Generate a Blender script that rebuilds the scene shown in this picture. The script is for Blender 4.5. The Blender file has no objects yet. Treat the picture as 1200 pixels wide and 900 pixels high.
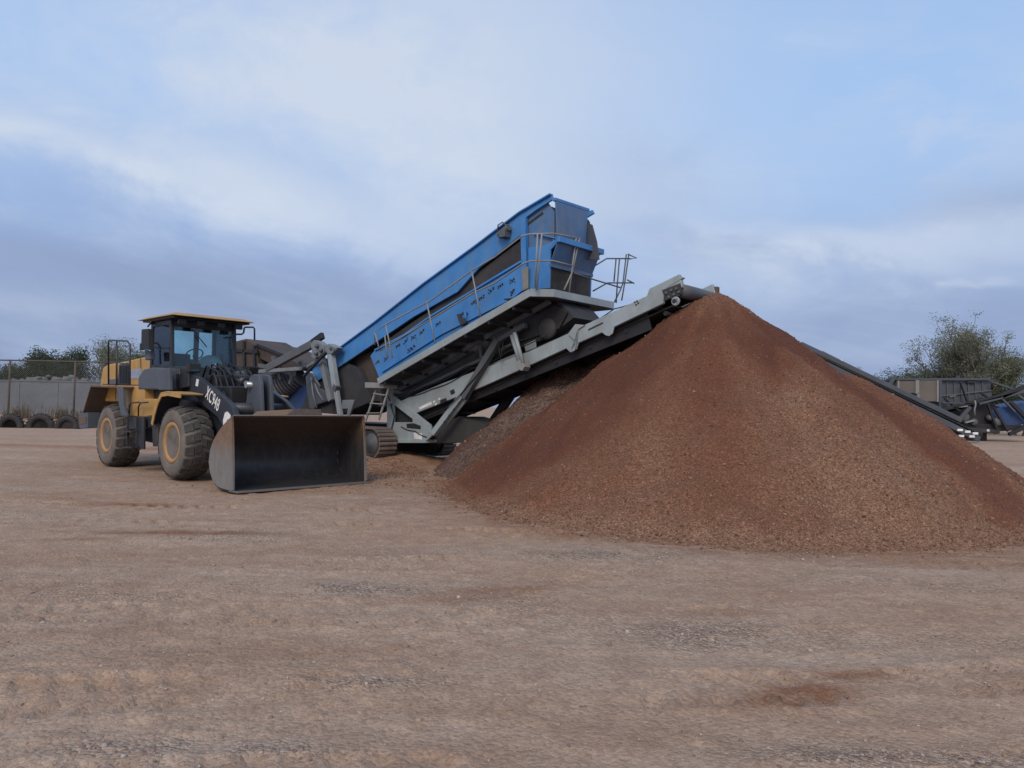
import bpy, bmesh, math, random
import numpy as np
from mathutils import Vector, Matrix

random.seed(4)
R = math.radians
scene = bpy.context.scene
col = scene.collection

# ---------------------------------------------------------------- camera
F_PX, CAM_H = 850.0, 1.7
PITCH, ROLL = math.atan(27 / 850), R(1.0)
_f = Vector((0, math.cos(PITCH), math.sin(PITCH)))
_u = Vector((0, -math.sin(PITCH), math.cos(PITCH)))
_r = Vector((1, 0, 0))
RIGHT = _r * math.cos(ROLL) + _u * math.sin(ROLL)
UP = -_r * math.sin(ROLL) + _u * math.cos(ROLL)
FWD = _f
EYE = Vector((0, 0, CAM_H))
cam = bpy.data.cameras.new('camera')
camo = bpy.data.objects.new('camera', cam)
col.objects.link(camo)
cam.sensor_width = 36
cam.lens = F_PX / 1200 * 36
cam.clip_start, cam.clip_end = 0.1, 3000
m = Matrix((RIGHT, UP, -FWD)).transposed().to_4x4()
m.translation = EYE
camo.matrix_world = m
scene.camera = camo


def ray(x, y):
    return RIGHT * ((x - 600) / F_PX) + UP * ((450 - y) / F_PX) + FWD


def at_depth(x, y, Y):
    d = ray(x, y)
    return EYE + d * (Y / d.y)


def on_ground(x, y, z=0.0):
    d = ray(x, y)
    return EYE + d * ((z - CAM_H) / d.z)


class Frame:
    """A machine's own axes: u forward, v to its far side, z up. Measures (u, z) on a plane v = const."""

    def __init__(s, x, y, deg):
        a = R(deg)
        s.O = Vector((x, y, 0))
        s.h = Vector((math.cos(a), -math.sin(a), 0))
        s.l = Vector((math.sin(a), math.cos(a), 0))
        s.rz = -a

    def uz(s, x, y, v):
        d = ray(x, y)
        t = (v - (EYE - s.O).dot(s.l)) / d.dot(s.l)
        p = EYE + d * t - s.O
        return (p.dot(s.h), p.z)

    def p(s, x, y, v):
        u, z = s.uz(x, y, v)
        return Vector((u, v, z))

    def pu(s, x, y, u):
        d = ray(x, y)
        t = (u - (EYE - s.O).dot(s.h)) / d.dot(s.h)
        p = EYE + d * t - s.O
        return Vector((u, p.dot(s.l), p.z))

    def poly(s, pts, v):
        return [s.uz(x, y, v) for x, y in pts]


# ---------------------------------------------------------------- noise
def _hash(ix, iy, seed):
    n = (ix.astype(np.int64) * 374761393 + iy.astype(np.int64) * 668265263 + seed * 1442695041) & 0x7FFFFFFF
    n = ((n ^ (n >> 13)) * 1274126177) & 0x7FFFFFFF
    n = ((n ^ (n >> 16)) * 668265263) & 0x7FFFFFFF
    return ((n >> 7) & 0xFFFF) / 65535.0


def vnoise(x, y, seed=0):
    x = np.asarray(x, float); y = np.asarray(y, float)
    ix = np.floor(x); iy = np.floor(y)
    fx = x - ix; fy = y - iy
    fx = fx * fx * (3 - 2 * fx); fy = fy * fy * (3 - 2 * fy)
    a = _hash(ix, iy, seed); b = _hash(ix + 1, iy, seed); c = _hash(ix, iy + 1, seed); d = _hash(ix + 1, iy + 1, seed)
    return (a + (b - a) * fx) * (1 - fy) + (c + (d - c) * fx) * fy


def fbm(x, y, octaves=4, seed=0):
    t = 0; amp = 0.5; tot = 0
    for k in range(octaves):
        t = t + amp * vnoise(x * 2 ** k + 17.3 * k, y * 2 ** k + 5.1 * k, seed + k); tot += amp; amp *= 0.5
    return t / tot


def sstep(a, b, x):
    t = np.clip((x - a) / (b - a), 0, 1)
    return t * t * (3 - 2 * t)


# ---------------------------------------------------------------- materials
def new_mat(name):
    mt = bpy.data.materials.new(name)
    mt.use_nodes = True
    nt = mt.node_tree
    nt.nodes.clear()
    return mt, nt


class NB:
    def __init__(s, nt):
        s.nt = nt

    def n(s, t, ins=None, **props):
        nd = s.nt.nodes.new(t)
        for k, v in props.items():
            setattr(nd, k, v)
        for k, v in (ins or {}).items():
            if isinstance(v, bpy.types.NodeSocket):
                s.nt.links.new(v, nd.inputs[k])
            else:
                nd.inputs[k].default_value = v
        return nd

    def math(s, op, a, b=0.0, c=0.0, clamp=False):
        nd = s.n('ShaderNodeMath', {0: a, 1: b, 2: c}, operation=op, use_clamp=clamp)
        return nd.outputs[0]

    def mix(s, f, a, b, blend='MIX'):
        nd = s.nt.nodes.new('ShaderNodeMix')
        nd.data_type = 'RGBA'; nd.blend_type = blend
        for i, v in ((0, f), (6, a), (7, b)):
            if isinstance(v, bpy.types.NodeSocket):
                s.nt.links.new(v, nd.inputs[i])
            else:
                nd.inputs[i].default_value = v if i == 0 else (*v, 1) if len(v) == 3 else v
        return nd.outputs[2]

    def noise(s, vec, scale, detail=4, rough=0.55, dist=0.0):
        nd = s.n('ShaderNodeTexNoise', {'Scale': scale, 'Detail': detail, 'Roughness': rough, 'Distortion': dist})
        if vec is not None:
            s.nt.links.new(vec, nd.inputs['Vector'])
        return nd.outputs['Fac']

    def ramp(s, fac, stops, interp='LINEAR'):
        nd = s.n('ShaderNodeValToRGB')
        cr = nd.color_ramp
        cr.interpolation = interp
        while len(cr.elements) < len(stops):
            cr.elements.new(0.5)
        for e, (p, c) in zip(cr.elements, stops):
            e.position = p
            e.color = (c, c, c, 1) if isinstance(c, (int, float)) else (*c, 1)
        s.nt.links.new(fac, nd.inputs[0])
        return nd.outputs[0]

    def bump(s, h, dist, strength=1.0):
        nd = s.n('ShaderNodeBump', {'Height': h, 'Distance': dist, 'Strength': strength})
        return nd.outputs[0]

    def out(s, shader):
        o = s.n('ShaderNodeOutputMaterial')
        s.nt.links.new(shader, o.inputs['Surface'])


def worn(name, base, dirt, rough=0.55, amount=0.5, scale=2.5, metallic=0.0, bump=0.002, streak=1.0, chips=None, dust=None):
    """painted or bare metal: broad grime patches, fine speckle, runs, optional chips and an earthy dust film"""
    mt, nt = new_mat(name)
    b = NB(nt)
    tc = b.n('ShaderNodeTexCoord').outputs['Object']
    mp = b.n('ShaderNodeMapping', {'Vector': tc, 'Scale': (1, 1, 1.0 / max(streak, 1e-3))}).outputs[0]
    n1 = b.noise(mp, scale, 6, 0.65)
    n2 = b.noise(tc, scale * 9, 4, 0.6)
    f = b.math('ADD', b.math('MULTIPLY', n1, 0.75), b.math('MULTIPLY', n2, 0.25))
    f = b.ramp(f, [(0.62 - 0.32 * amount, 0.0), (0.72, min(1, amount * 1.3))])
    var = b.ramp(b.noise(tc, scale * 0.6, 3), [(0.3, tuple(c * 0.82 for c in base)), (0.7, tuple(min(1, c * 1.15) for c in base))])
    c = b.mix(f, var, dirt)
    if dust:
        fd = b.ramp(b.noise(mp, scale * 1.7, 8, 0.7), [(0.38, 0.0), (0.75, 0.75)])
        c = b.mix(fd, c, dust)
    if chips:
        nc = b.noise(tc, scale * 5, 6, 0.75)
        c = b.mix(b.ramp(nc, [(0.66, 0.0), (0.69, 1.0)]), c, chips)
    rg = b.math('ADD', b.math('MULTIPLY', n2, 0.25), rough - 0.1)
    p = b.n('ShaderNodeBsdfPrincipled', {'Base Color': c, 'Roughness': rg, 'Metallic': metallic,
                                          'Normal': b.bump(n2, bump)})
    b.out(p.outputs[0])
    return mt


M = {}
M['blue'] = worn('blue_paint', (.038, .205, .54), (.08, .11, .17), .5, .40, 1.6, chips=(.05, .045, .045), streak=2.5, dust=(.10, .23, .41))
M['blue_dusty'] = worn('blue_paint_dusty', (.045, .15, .34), (.10, .115, .14), .6, .6, 2.2, dust=(.16, .17, .2), streak=2)
M['grey'] = worn('grey_paint', (.285, .345, .375), (.16, .16, .15), .55, .4, 1.8, streak=2, dust=(.24, .25, .245), chips=(.1, .07, .05))
M['grey_dark'] = worn('dark_grey_steel', (.085, .095, .11), (.13, .115, .10), .6, .5, 2.0)
M['black'] = worn('black_steel', (.014, .015, .019), (.04, .034, .031), .6, .45, 2.2)
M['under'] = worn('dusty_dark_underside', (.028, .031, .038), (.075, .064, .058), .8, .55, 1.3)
M['rubber'] = worn('black_rubber', (.025, .025, .027), (.09, .078, .068), .85, .5, 3)
M['tyre'] = worn('dusty_tyre_rubber', (.085, .08, .075), (.19, .165, .145), .9, .8, 2.5, dust=(.17, .15, .135))
M['tyre_tread'] = worn('tyre_tread_rubber', (.055, .052, .05), (.12, .105, .092), .9, .5, 4)
M['rim'] = worn('dusty_rim_paint', (.42, .225, .07), (.19, .14, .095), .6, .5, 4, dust=(.26, .18, .12))
M['yellow'] = worn('yellow_paint', (.49, .275, .06), (.22, .16, .10), .55, .45, 2.2, streak=2, dust=(.31, .22, .125))
M['navy'] = worn('black_blue_paint', (.022, .027, .038), (.075, .065, .06), .45, .4, 2.5, streak=2)
M['loader_grey'] = worn('slate_grey_plastic', (.075, .09, .115), (.13, .12, .11), .55, .35, 2)
M['rust_brown'] = worn('rusty_brown_steel', (.105, .068, .05), (.05, .042, .04), .8, .55, 2, dust=(.14, .1, .075))
M['bucket_out'] = worn('worn_grey_steel', (.16, .16, .162), (.13, .088, .06), .5, .5, 1.8, metallic=.15, dust=(.19, .155, .13))
M['bucket_in'] = worn('dark_worked_steel', (.056, .052, .052), (.095, .070, .054), .42, .55, 1.5, metallic=.25, dust=(.078, .064, .055))
M['bucket_rust'] = worn('rust_stained_steel', (.19, .115, .065), (.09, .075, .065), .65, .5, 3)
M['roof_yellow'] = worn('sun_faded_roof_paint', (.38, .235, .085), (.22, .165, .11), .7, .5, 3)
def side_mat(name, g0, g1, r0_, r1_, lo, hi, rough, metal=0.0):
    """bucket steel: scoured bare metal below, rust and dried soil where the upper part is never rubbed clean"""
    mt, nt = new_mat(name)
    b = NB(nt)
    tc = b.n('ShaderNodeTexCoord').outputs['Object']
    sp_ = b.n('ShaderNodeSeparateXYZ', {0: tc})
    mp = b.n('ShaderNodeMapping', {'Vector': tc, 'Scale': (1, 1, .25)}).outputs[0]
    n = b.noise(tc, 3, 6, .65); n2 = b.noise(tc, 14, 5, .7); n3 = b.noise(mp, 9, 5, .7)
    f = b.math('MULTIPLY', b.math('ADD', b.math('MULTIPLY', sp_.outputs[2], .75), b.math('ADD', b.math('MULTIPLY', n, .7), b.math('MULTIPLY', n2, .25))), .6)
    g = b.ramp(n3, [(.3, g0), (.7, g1)])
    r = b.ramp(n2, [(.3, r0_), (.7, r1_)])
    c = b.mix(b.ramp(f, [(lo, 0.0), (hi, .95)]), g, r)
    p = b.n('ShaderNodeBsdfPrincipled', {'Base Color': c, 'Roughness': b.math('ADD', b.math('MULTIPLY', n3, .25), rough - .12), 'Metallic': metal, 'Normal': b.bump(n2, .004)})
    b.out(p.outputs[0])
    return mt


M['bucket_in'] = side_mat('bucket_inside_steel', (.022, .023, .028), (.055, .054, .058), (.075, .052, .038), (.14, .096, .068), .58, .84, .42, .2)
M['bucket_side'] = side_mat('scoured_bucket_flank', (.13, .128, .13), (.22, .21, .20), (.12, .075, .047), (.22, .135, .08), .56, .74, .6)
M['white'] = worn('white_paint', (.75, .76, .76), (.4, .38, .36), .5, .3, 6)
M['tan'] = worn('tan_panel', (.125, .11, .098), (.13, .11, .1), .7, .5, 1.5, streak=3)
M['pale_frame'] = worn('pale_frame_steel', (.24, .245, .24), (.2, .18, .16), .7, .4, 2)
M['far_grey'] = worn('far_machine_steel', (.06, .074, .10), (.085, .082, .085), .7, .5, 1.0, dust=(.075, .082, .095))
M['far_blue'] = worn('blue_engine_cover', (.018, .062, .20), (.03, .04, .065), .55, .65, 1.2)
M['concrete'] = worn('grey_wall_render', (.18, .20, .23), (.12, .13, .145), .9, .5, .5, streak=.3)
M['rust_post'] = worn('rusty_post', (.095, .075, .068), (.07, .05, .04), .8, .5, 3)
M['wire'] = worn('galvanised_wire', (.18, .18, .18), (.12, .1, .08), .6, .4, 3)
M['rubble'] = worn('broken_concrete', (.14, .135, .13), (.08, .075, .07), .9, .5, 1.2)
M['decal_blue'] = worn('faded_blue_sticker', (.25, .3, .42), (.4, .4, .42), .5, .7, 9)
M['grey_mid'] = worn('mid_grey_steel', (.17, .195, .22), (.12, .11, .10), .6, .5, 2)
M['pad'] = worn('dusty_track_steel', (.16, .13, .115), (.08, .07, .06), .8, .6, 3)
M['dark_brown'] = worn('dark_rusty_steel', (.055, .042, .038), (.03, .028, .028), .8, .5, 2, dust=(.085, .062, .05))
M['dust_steel'] = worn('dust_caked_steel', (.055, .07, .10), (.10, .09, .09), .85, .6, 2, streak=2)
M['seat'] = worn('seat_fabric', (.03, .03, .035), (.06, .055, .05), .9, .4, 4)
M['pale_cloth'] = worn('pale_cover', (.35, .42, .43), (.25, .28, .28), .8, .4, 3)
M['lamp'] = worn('lamp_lens', (.5, .5, .48), (.3, .28, .25), .2, .3, 6)
M['chrome'] = worn('cylinder_rod', (.45, .47, .5), (.25, .22, .2), .3, .4, 4, metallic=.6)


def glass_mat(name, tint, gloss=0.12):
    mt, nt = new_mat(name)
    b = NB(nt)
    tr = b.n('ShaderNodeBsdfTransparent', {'Color': (*tint, 1)})
    gl = b.n('ShaderNodeBsdfGlossy', {'Color': (.8, .9, 1, 1), 'Roughness': .05})
    fr = b.n('ShaderNodeFresnel', {'IOR': 1.45})
    tc = b.n('ShaderNodeTexCoord').outputs['Object']
    d = b.n('ShaderNodeBsdfDiffuse', {'Color': (.16, .15, .14, 1)})
    m1 = b.n('ShaderNodeMixShader', {0: fr.outputs[0], 1: tr.outputs[0], 2: gl.outputs[0]})
    df = b.math('MULTIPLY', b.ramp(b.noise(tc, 2.5, 5), [(0.35, 0.05), (0.75, 0.4)]), gloss * 3)
    m2 = b.n('ShaderNodeMixShader', {0: df, 1: m1.outputs[0], 2: d.outputs[0]})
    b.out(m2.outputs[0])
    return mt


M['glass'] = glass_mat('tinted_cab_glass', (.78, .90, .92), .07)


def leaf_mat(name, c1, c2):
    mt, nt = new_mat(name)
    b = NB(nt)
    geo = b.n('ShaderNodeNewGeometry')
    tc = b.n('ShaderNodeTexCoord').outputs['Object']
    n = b.noise(tc, 1.1, 3)
    f = b.math('ADD', b.math('MULTIPLY', geo.outputs['Random Per Island'], 0.5), b.math('MULTIPLY', n, 0.5))
    c = b.ramp(f, [(0.25, c1), (0.75, c2)])
    d = b.n('ShaderNodeBsdfDiffuse', {'Color': c})
    t = b.n('ShaderNodeBsdfTranslucent', {'Color': c})
    mx = b.n('ShaderNodeMixShader', {0: .3, 1: d.outputs[0], 2: t.outputs[0]})
    b.out(mx.outputs[0])
    return mt


M['leaf_dark'] = leaf_mat('dark_green_leaves', (.04, .06, .035), (.095, .125, .07))
M['leaf_grey'] = leaf_mat('grey_green_leaves', (.12, .135, .098), (.25, .265, .19))
M['leaf_mid'] = leaf_mat('mid_green_leaves', (.065, .085, .048), (.14, .165, .095))
M['bark'] = worn('bark', (.11, .10, .09), (.06, .05, .045), .9, .5, 4)
M['dry_grass'] = leaf_mat('dry_straw', (.12, .10, .075), (.21, .18, .13))
M['weed'] = leaf_mat('green_weed', (.06, .075, .04), (.13, .14, .08))


def gravel_mat(name, macro, stones, cell, bumpd=0.02, red_attr=False):
    """loose stone: large drifts of different colour (macro, as colour stops) and stone-to-stone colour"""
    mt, nt = new_mat(name)
    b = NB(nt)
    tc = b.n('ShaderNodeTexCoord').outputs['Object']
    at = b.n('ShaderNodeAttribute', attribute_name='coarse').outputs['Fac']
    vo = b.n('ShaderNodeTexVoronoi', {'Vector': tc, 'Scale': 1.0 / cell, 'Randomness': 1.0})
    vo2 = b.n('ShaderNodeTexVoronoi', {'Vector': tc, 'Scale': 2.3 / cell, 'Randomness': 1.0})
    big = b.noise(tc, .55, 5, .6, .6)
    f = b.math('ADD', b.math('MULTIPLY', big, .28), b.math('MULTIPLY', at, .85))
    c = b.ramp(f, macro)
    rnd = b.n('ShaderNodeSeparateColor', {0: vo.outputs['Color']}).outputs[0]
    rnd2 = b.n('ShaderNodeSeparateColor', {0: vo2.outputs['Color']}).outputs[1]
    st = b.ramp(rnd, stones)
    c = b.mix(b.math('MULTIPLY', b.ramp(f, [(0.3, .35), (0.65, .8)]), 1.0), c, b.mix(1.0, c, st, 'MULTIPLY'))
    fine = b.ramp(rnd2, [(0.0, .72), (1.0, 1.25)])
    c = b.mix(1.0, c, fine, 'MULTIPLY')
    h = b.math('SUBTRACT', 1.0, vo.outputs['Distance'])
    h2 = b.math('SUBTRACT', 1.0, vo2.outputs['Distance'])
    hh = b.math('ADD', b.math('MULTIPLY', h, b.math('ADD', rnd, .2)), b.math('MULTIPLY', h2, .35))
    n2 = b.noise(tc, 5, 5, .6)
    hh = b.math('ADD', hh, n2)
    p = b.n('ShaderNodeBsdfPrincipled', {'Base Color': c, 'Roughness': .93, 'Specular IOR Level': .25, 'Normal': b.bump(hh, bumpd)})
    b.out(p.outputs[0])
    return mt


M['red_gravel'] = gravel_mat('red_crushed_stone',
                             [(0.22, (.130, .050, .029)), (0.40, (.170, .068, .038)), (0.58, (.215, .103, .060)), (0.80, (.265, .150, .095))],
                             [(0.0, (.42, .40, .38)), (0.5, (.92, .92, .92)), (0.85, (1.35, 1.35, 1.35)), (1.0, (2.0, 2.05, 2.1))], .019, .022)
M['grey_gravel'] = gravel_mat('grey_brown_stone',  # stone colour kept darker, standing in for the shade under the conveyor
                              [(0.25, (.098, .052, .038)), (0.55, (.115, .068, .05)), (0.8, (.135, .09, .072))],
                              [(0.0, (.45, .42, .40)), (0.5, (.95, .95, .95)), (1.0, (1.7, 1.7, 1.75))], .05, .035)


def stone_mat(name, stops):
    mt, nt = new_mat(name)
    b = NB(nt)
    geo = b.n('ShaderNodeNewGeometry')
    c = b.ramp(geo.outputs['Random Per Island'], stops)
    p = b.n('ShaderNodeBsdfPrincipled', {'Base Color': c, 'Roughness': .9, 'Specular IOR Level': .25})
    b.out(p.outputs[0])
    return mt


M['red_stones'] = stone_mat('red_loose_stones', [(0, (.10, .048, .032)), (.5, (.185, .095, .06)), (.85, (.25, .15, .105)), (1, (.30, .22, .17))])
M['grey_stones'] = stone_mat('grey_loose_stones', [(0, (.16, .12, .10)), (.5, (.28, .21, .165)), (.8, (.36, .285, .23)), (1, (.44, .38, .33))])


M['clods'] = stone_mat('dirt_clods', [(0, (.20, .14, .105)), (.6, (.31, .23, .175)), (1, (.37, .29, .23))])


def ground_mat():
    mt, nt = new_mat('packed_yard_dirt')
    b = NB(nt)
    tc = b.n('ShaderNodeTexCoord').outputs['Object']
    red = b.n('ShaderNodeAttribute', attribute_name='red').outputs['Fac']
    gra = b.n('ShaderNodeAttribute', attribute_name='gravel').outputs['Fac']
    mp = b.n('ShaderNodeMapping', {'Vector': tc, 'Scale': (.35, 1, 1)}).outputs[0]
    n1 = b.noise(mp, .55, 6, .6, .4)
    n2 = b.noise(tc, 3.0, 6, .65)
    n3 = b.noise(tc, 30, 4, .7)
    c = b.ramp(n1, [(0.30, (.38, .252, .172)), (0.45, (.40, .28, .20)), (0.58, (.415, .305, .228)), (0.72, (.43, .33, .258))])
    c = b.mix(b.ramp(n2, [(0.42, 0.0), (0.72, .55)]), c, (.25, .16, .11))
    c = b.mix(b.math('MULTIPLY', b.ramp(n2, [(0.25, 1.0), (0.45, 0.0)]), .35), c, (.43, .33, .255))
    # grey gravel drifts
    vo = b.n('ShaderNodeTexVoronoi', {'Vector': tc, 'Scale': 42.0})
    r1 = b.n('ShaderNodeSeparateColor', {0: vo.outputs['Color']}).outputs[0]
    gcol = b.ramp(r1, [(0, (.19, .15, .125)), (.5, (.30, .24, .20)), (.85, (.38, .315, .265)), (1, (.52, .45, .40))])
    gm = b.math('MULTIPLY', b.math('MULTIPLY', gra, .65), b.ramp(n3, [(.38, .25), (.6, 1.0)]))
    c = b.mix(gm, c, gcol)
    # red stone dust spilled on the yard
    rcol = b.ramp(n2, [(.3, (.17, .070, .032)), (.7, (.24, .112, .055))])
    c = b.mix(b.math('MULTIPLY', red, b.ramp(n3, [(.3, .55), (.65, 1.0)])), c, rcol)
    speck = b.ramp(r1, [(0.0, .82), (1.0, 1.14)])
    c = b.mix(1.0, c, speck, 'MULTIPLY')
    hs = b.math('MULTIPLY', b.math('SUBTRACT', 1.0, vo.outputs['Distance']), b.math('ADD', b.math('MULTIPLY', gra, 1.2), .25))
    h = b.math('ADD', b.math('MULTIPLY', n3, .9), b.math('ADD', hs, b.math('MULTIPLY', n2, 1.6)))
    p = b.n('ShaderNodeBsdfPrincipled', {'Base Color': c, 'Roughness': .95, 'Specular IOR Level': .2, 'Normal': b.bump(h, .026)})
    b.out(p.outputs[0])
    return mt


M['ground'] = ground_mat()


# ---------------------------------------------------------------- mesh builder and scene tree
class MB:
    def __init__(s):
        s.bm = bmesh.new()
        s.mi = 0

    def _add(s, vs, fs, smooth=False):
        v = [s.bm.verts.new(p) for p in vs]
        for f in fs:
            try:
                fc = s.bm.faces.new([v[i] for i in f])
                fc.smooth = smooth
                fc.material_index = s.mi
            except ValueError:
                pass
        return s

    def box(s, u0, u1, v0, v1, z0, z1):
        p = [(u0, v0, z0), (u1, v0, z0), (u1, v1, z0), (u0, v1, z0), (u0, v0, z1), (u1, v0, z1), (u1, v1, z1), (u0, v1, z1)]
        return s.hexa(p)

    def hexa(s, p):
        return s._add(p, [(0, 3, 2, 1), (4, 5, 6, 7), (0, 1, 5, 4), (1, 2, 6, 5), (2, 3, 7, 6), (3, 0, 4, 7)])

    def prism(s, uz, v0, v1):
        n = len(uz)
        vs = [(u, v0, z) for u, z in uz] + [(u, v1, z) for u, z in uz]
        return s._add(vs, [tuple(range(n)), tuple(range(2 * n - 1, n - 1, -1))] + [(i, (i + 1) % n, n + (i + 1) % n, n + i) for i in range(n)])

    def sheet(s, pts, off):
        """a flat outline given as 3-D points, made solid by the offset vector"""
        n = len(pts)
        off = Vector(off)
        vs = [Vector(p) for p in pts] + [Vector(p) + off for p in pts]
        return s._add(vs, [tuple(range(n)), tuple(range(2 * n - 1, n - 1, -1))] + [(i, (i + 1) % n, n + (i + 1) % n, n + i) for i in range(n)])

    def ribbon(s, uz, t, v0, v1):
        """a bent plate: open polyline in u-z with thickness t, extruded from v0 to v1"""
        P = [Vector((a, b)) for a, b in uz]
        Q = []
        for i, p in enumerate(P):
            d = (P[min(i + 1, len(P) - 1)] - P[max(i - 1, 0)]).normalized()
            Q.append(p + Vector((-d.y, d.x)) * t)
        for i in range(len(P) - 1):
            a, b, c, d = P[i], P[i + 1], Q[i + 1], Q[i]
            s.hexa([(a.x, v0, a.y), (b.x, v0, b.y), (b.x, v1, b.y), (a.x, v1, a.y), (d.x, v0, d.y), (c.x, v0, c.y), (c.x, v1, c.y), (d.x, v1, d.y)])
        return s

    def bar(s, p0, p1, w, h, side=(0, 1, 0)):
        p0, p1 = Vector(p0), Vector(p1)
        d = (p1 - p0).normalized()
        sd = Vector(side)
        sd = (sd - d * sd.dot(d)).normalized()
        up = d.cross(sd)
        a, b = sd * w / 2, up * h / 2
        return s.hexa([p0 - a - b, p1 - a - b, p1 + a - b, p0 + a - b, p0 - a + b, p1 - a + b, p1 + a + b, p0 + a + b])

    def tube(s, pts, r, n=8, r1=None):
        pts = [Vector(p) for p in pts]
        k = len(pts)
        rings = []
        ref = None
        for i, p in enumerate(pts):
            d = (pts[min(i + 1, k - 1)] - pts[max(i - 1, 0)])
            d = d.normalized() if d.length > 1e-9 else Vector((0, 0, 1))
            if ref is None:
                ref = d.orthogonal().normalized()
            ref = (ref - d * ref.dot(d))
            ref = ref.normalized() if ref.length > 1e-6 else d.orthogonal().normalized()
            bi = d.cross(ref)
            rr = r if r1 is None else r + (r1 - r) * i / max(1, k - 1)
            rings.append([p + (ref * math.cos(2 * math.pi * j / n) + bi * math.sin(2 * math.pi * j / n)) * rr for j in range(n)])
        vs = [q for rg in rings for q in rg]
        fs = [(i * n + j, i * n + (j + 1) % n, (i + 1) * n + (j + 1) % n, (i + 1) * n + j) for i in range(k - 1) for j in range(n)]
        v = [s.bm.verts.new(p) for p in vs]
        for f in fs:
            fc = s.bm.faces.new([v[i] for i in f]); fc.smooth = True; fc.material_index = s.mi
        s.bm.faces.new([v[j] for j in range(n - 1, -1, -1)]).material_index = s.mi
        s.bm.faces.new([v[(k - 1) * n + j] for j in range(n)]).material_index = s.mi
        return s

    def lathe(s, prof, c=(0, 0, 0), n=40, smooth=True):
        """profile of (radius, v) turned about the v axis through c"""
        c = Vector(c)
        vs = []
        for r, v in prof:
            for j in range(n):
                a = 2 * math.pi * j / n
                vs.append(c + Vector((r * math.cos(a), v, r * math.sin(a))))
        k = len(prof)
        fs = [(i * n + j, (i + 1) * n + j, (i + 1) * n + (j + 1) % n, i * n + (j + 1) % n) for i in range(k - 1) for j in range(n)]
        v = [s.bm.verts.new(p) for p in vs]
        for f in fs:
            fc = s.bm.faces.new([v[i] for i in f]); fc.smooth = smooth; fc.material_index = s.mi
        if prof[0][0] > 1e-6:
            s.bm.faces.new([v[j] for j in range(n)]).material_index = s.mi
        if prof[-1][0] > 1e-6:
            s.bm.faces.new([v[(k - 1) * n + j] for j in range(n - 1, -1, -1)]).material_index = s.mi
        return s

    def build(s, name, mat, parent=None, bevel=0.0, loc=None, label=None):
        bmesh.ops.recalc_face_normals(s.bm, faces=s.bm.faces)
        me = bpy.data.meshes.new(name)
        s.bm.to_mesh(me)
        s.bm.free()
        o = bpy.data.objects.new(name, me)
        col.objects.link(o)
        for mk_ in ([mat] if isinstance(mat, str) else mat):
            me.materials.append(M[mk_])
        if parent:
            o.parent = parent
        if loc is not None:
            o.location = loc
        if label:
            o['label'] = label
        if bevel:
            bv = o.modifiers.new('edge', 'BEVEL')
            bv.width = bevel; bv.segments = 2; bv.limit_method = 'ANGLE'; bv.angle_limit = R(35)
        return o


def tag(o, label, cat, group=None, kind=None):
    o['label'] = label; o['category'] = cat
    if group: o['group'] = group
    if kind: o['kind'] = kind
    return o


def empty(name, loc, rz=0.0):
    o = bpy.data.objects.new(name, None)
    col.objects.link(o)
    o.location = loc; o.rotation_euler = (0, 0, rz)
    o.empty_display_size = .3
    return o


def copy_part(o, parent, loc=None):
    c = o.copy(); col.objects.link(c); c.parent = parent
    if loc is not None: c.location = loc
    for ch in list(o.children):
        d = ch.copy(); col.objects.link(d); d.parent = c
    return c


def grid_object(name, xs, ys, zf, mat, attrs=None, keep=None):
    X, Y = np.meshgrid(xs, ys)
    Z = zf(X, Y)
    nx, ny = len(xs), len(ys)
    co = np.stack([X, Y, Z], -1).reshape(-1, 3)
    idx = np.arange(nx * ny).reshape(ny, nx)
    q = np.stack([idx[:-1, :-1], idx[:-1, 1:], idx[1:, 1:], idx[1:, :-1]], -1).reshape(-1, 4)
    A = {k: f(X, Y).reshape(-1) for k, f in (attrs or {}).items()}
    if keep is not None:
        kv = keep(X, Y, Z).reshape(-1)
        q = q[kv[q].any(1)]
        used = np.zeros(len(co), bool); used[q.reshape(-1)] = True
        remap = np.cumsum(used) - 1
        q = remap[q]; co = co[used]; A = {k: v[used] for k, v in A.items()}
    me = bpy.data.meshes.new(name)
    me.vertices.add(len(co)); me.vertices.foreach_set('co', co.reshape(-1).astype(np.float32))
    me.loops.add(q.size); me.loops.foreach_set('vertex_index', q.reshape(-1).astype(np.int32))
    me.polygons.add(len(q))
    me.polygons.foreach_set('loop_start', np.arange(0, q.size, 4, dtype=np.int32))
    me.polygons.foreach_set('use_smooth', np.ones(len(q), bool))
    for k, v in A.items():
        at = me.attributes.new(k, 'FLOAT', 'POINT')
        at.data.foreach_set('value', v.astype(np.float32))
    me.update(calc_edges=True)
    me.validate()
    o = bpy.data.objects.new(name, me)
    col.objects.link(o)
    me.materials.append(M[mat])
    return o


def faces_object(name, V, Fs, mat, parent=None):
    """V: (n,3) array, Fs: (m,k) array of equal-size faces"""
    me = bpy.data.meshes.new(name)
    V = np.asarray(V, np.float32); Fs = np.asarray(Fs, np.int32)
    k = Fs.shape[1]
    me.vertices.add(len(V)); me.vertices.foreach_set('co', V.reshape(-1))
    me.loops.add(Fs.size); me.loops.foreach_set('vertex_index', Fs.reshape(-1))
    me.polygons.add(len(Fs))
    me.polygons.foreach_set('loop_start', np.arange(0, Fs.size, k, dtype=np.int32))
    me.update(calc_edges=True)
    me.validate()
    o = bpy.data.objects.new(name, me)
    col.objects.link(o)
    me.materials.append(M[mat])
    if parent: o.parent = parent
    return o


_ICO_V = None


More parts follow.
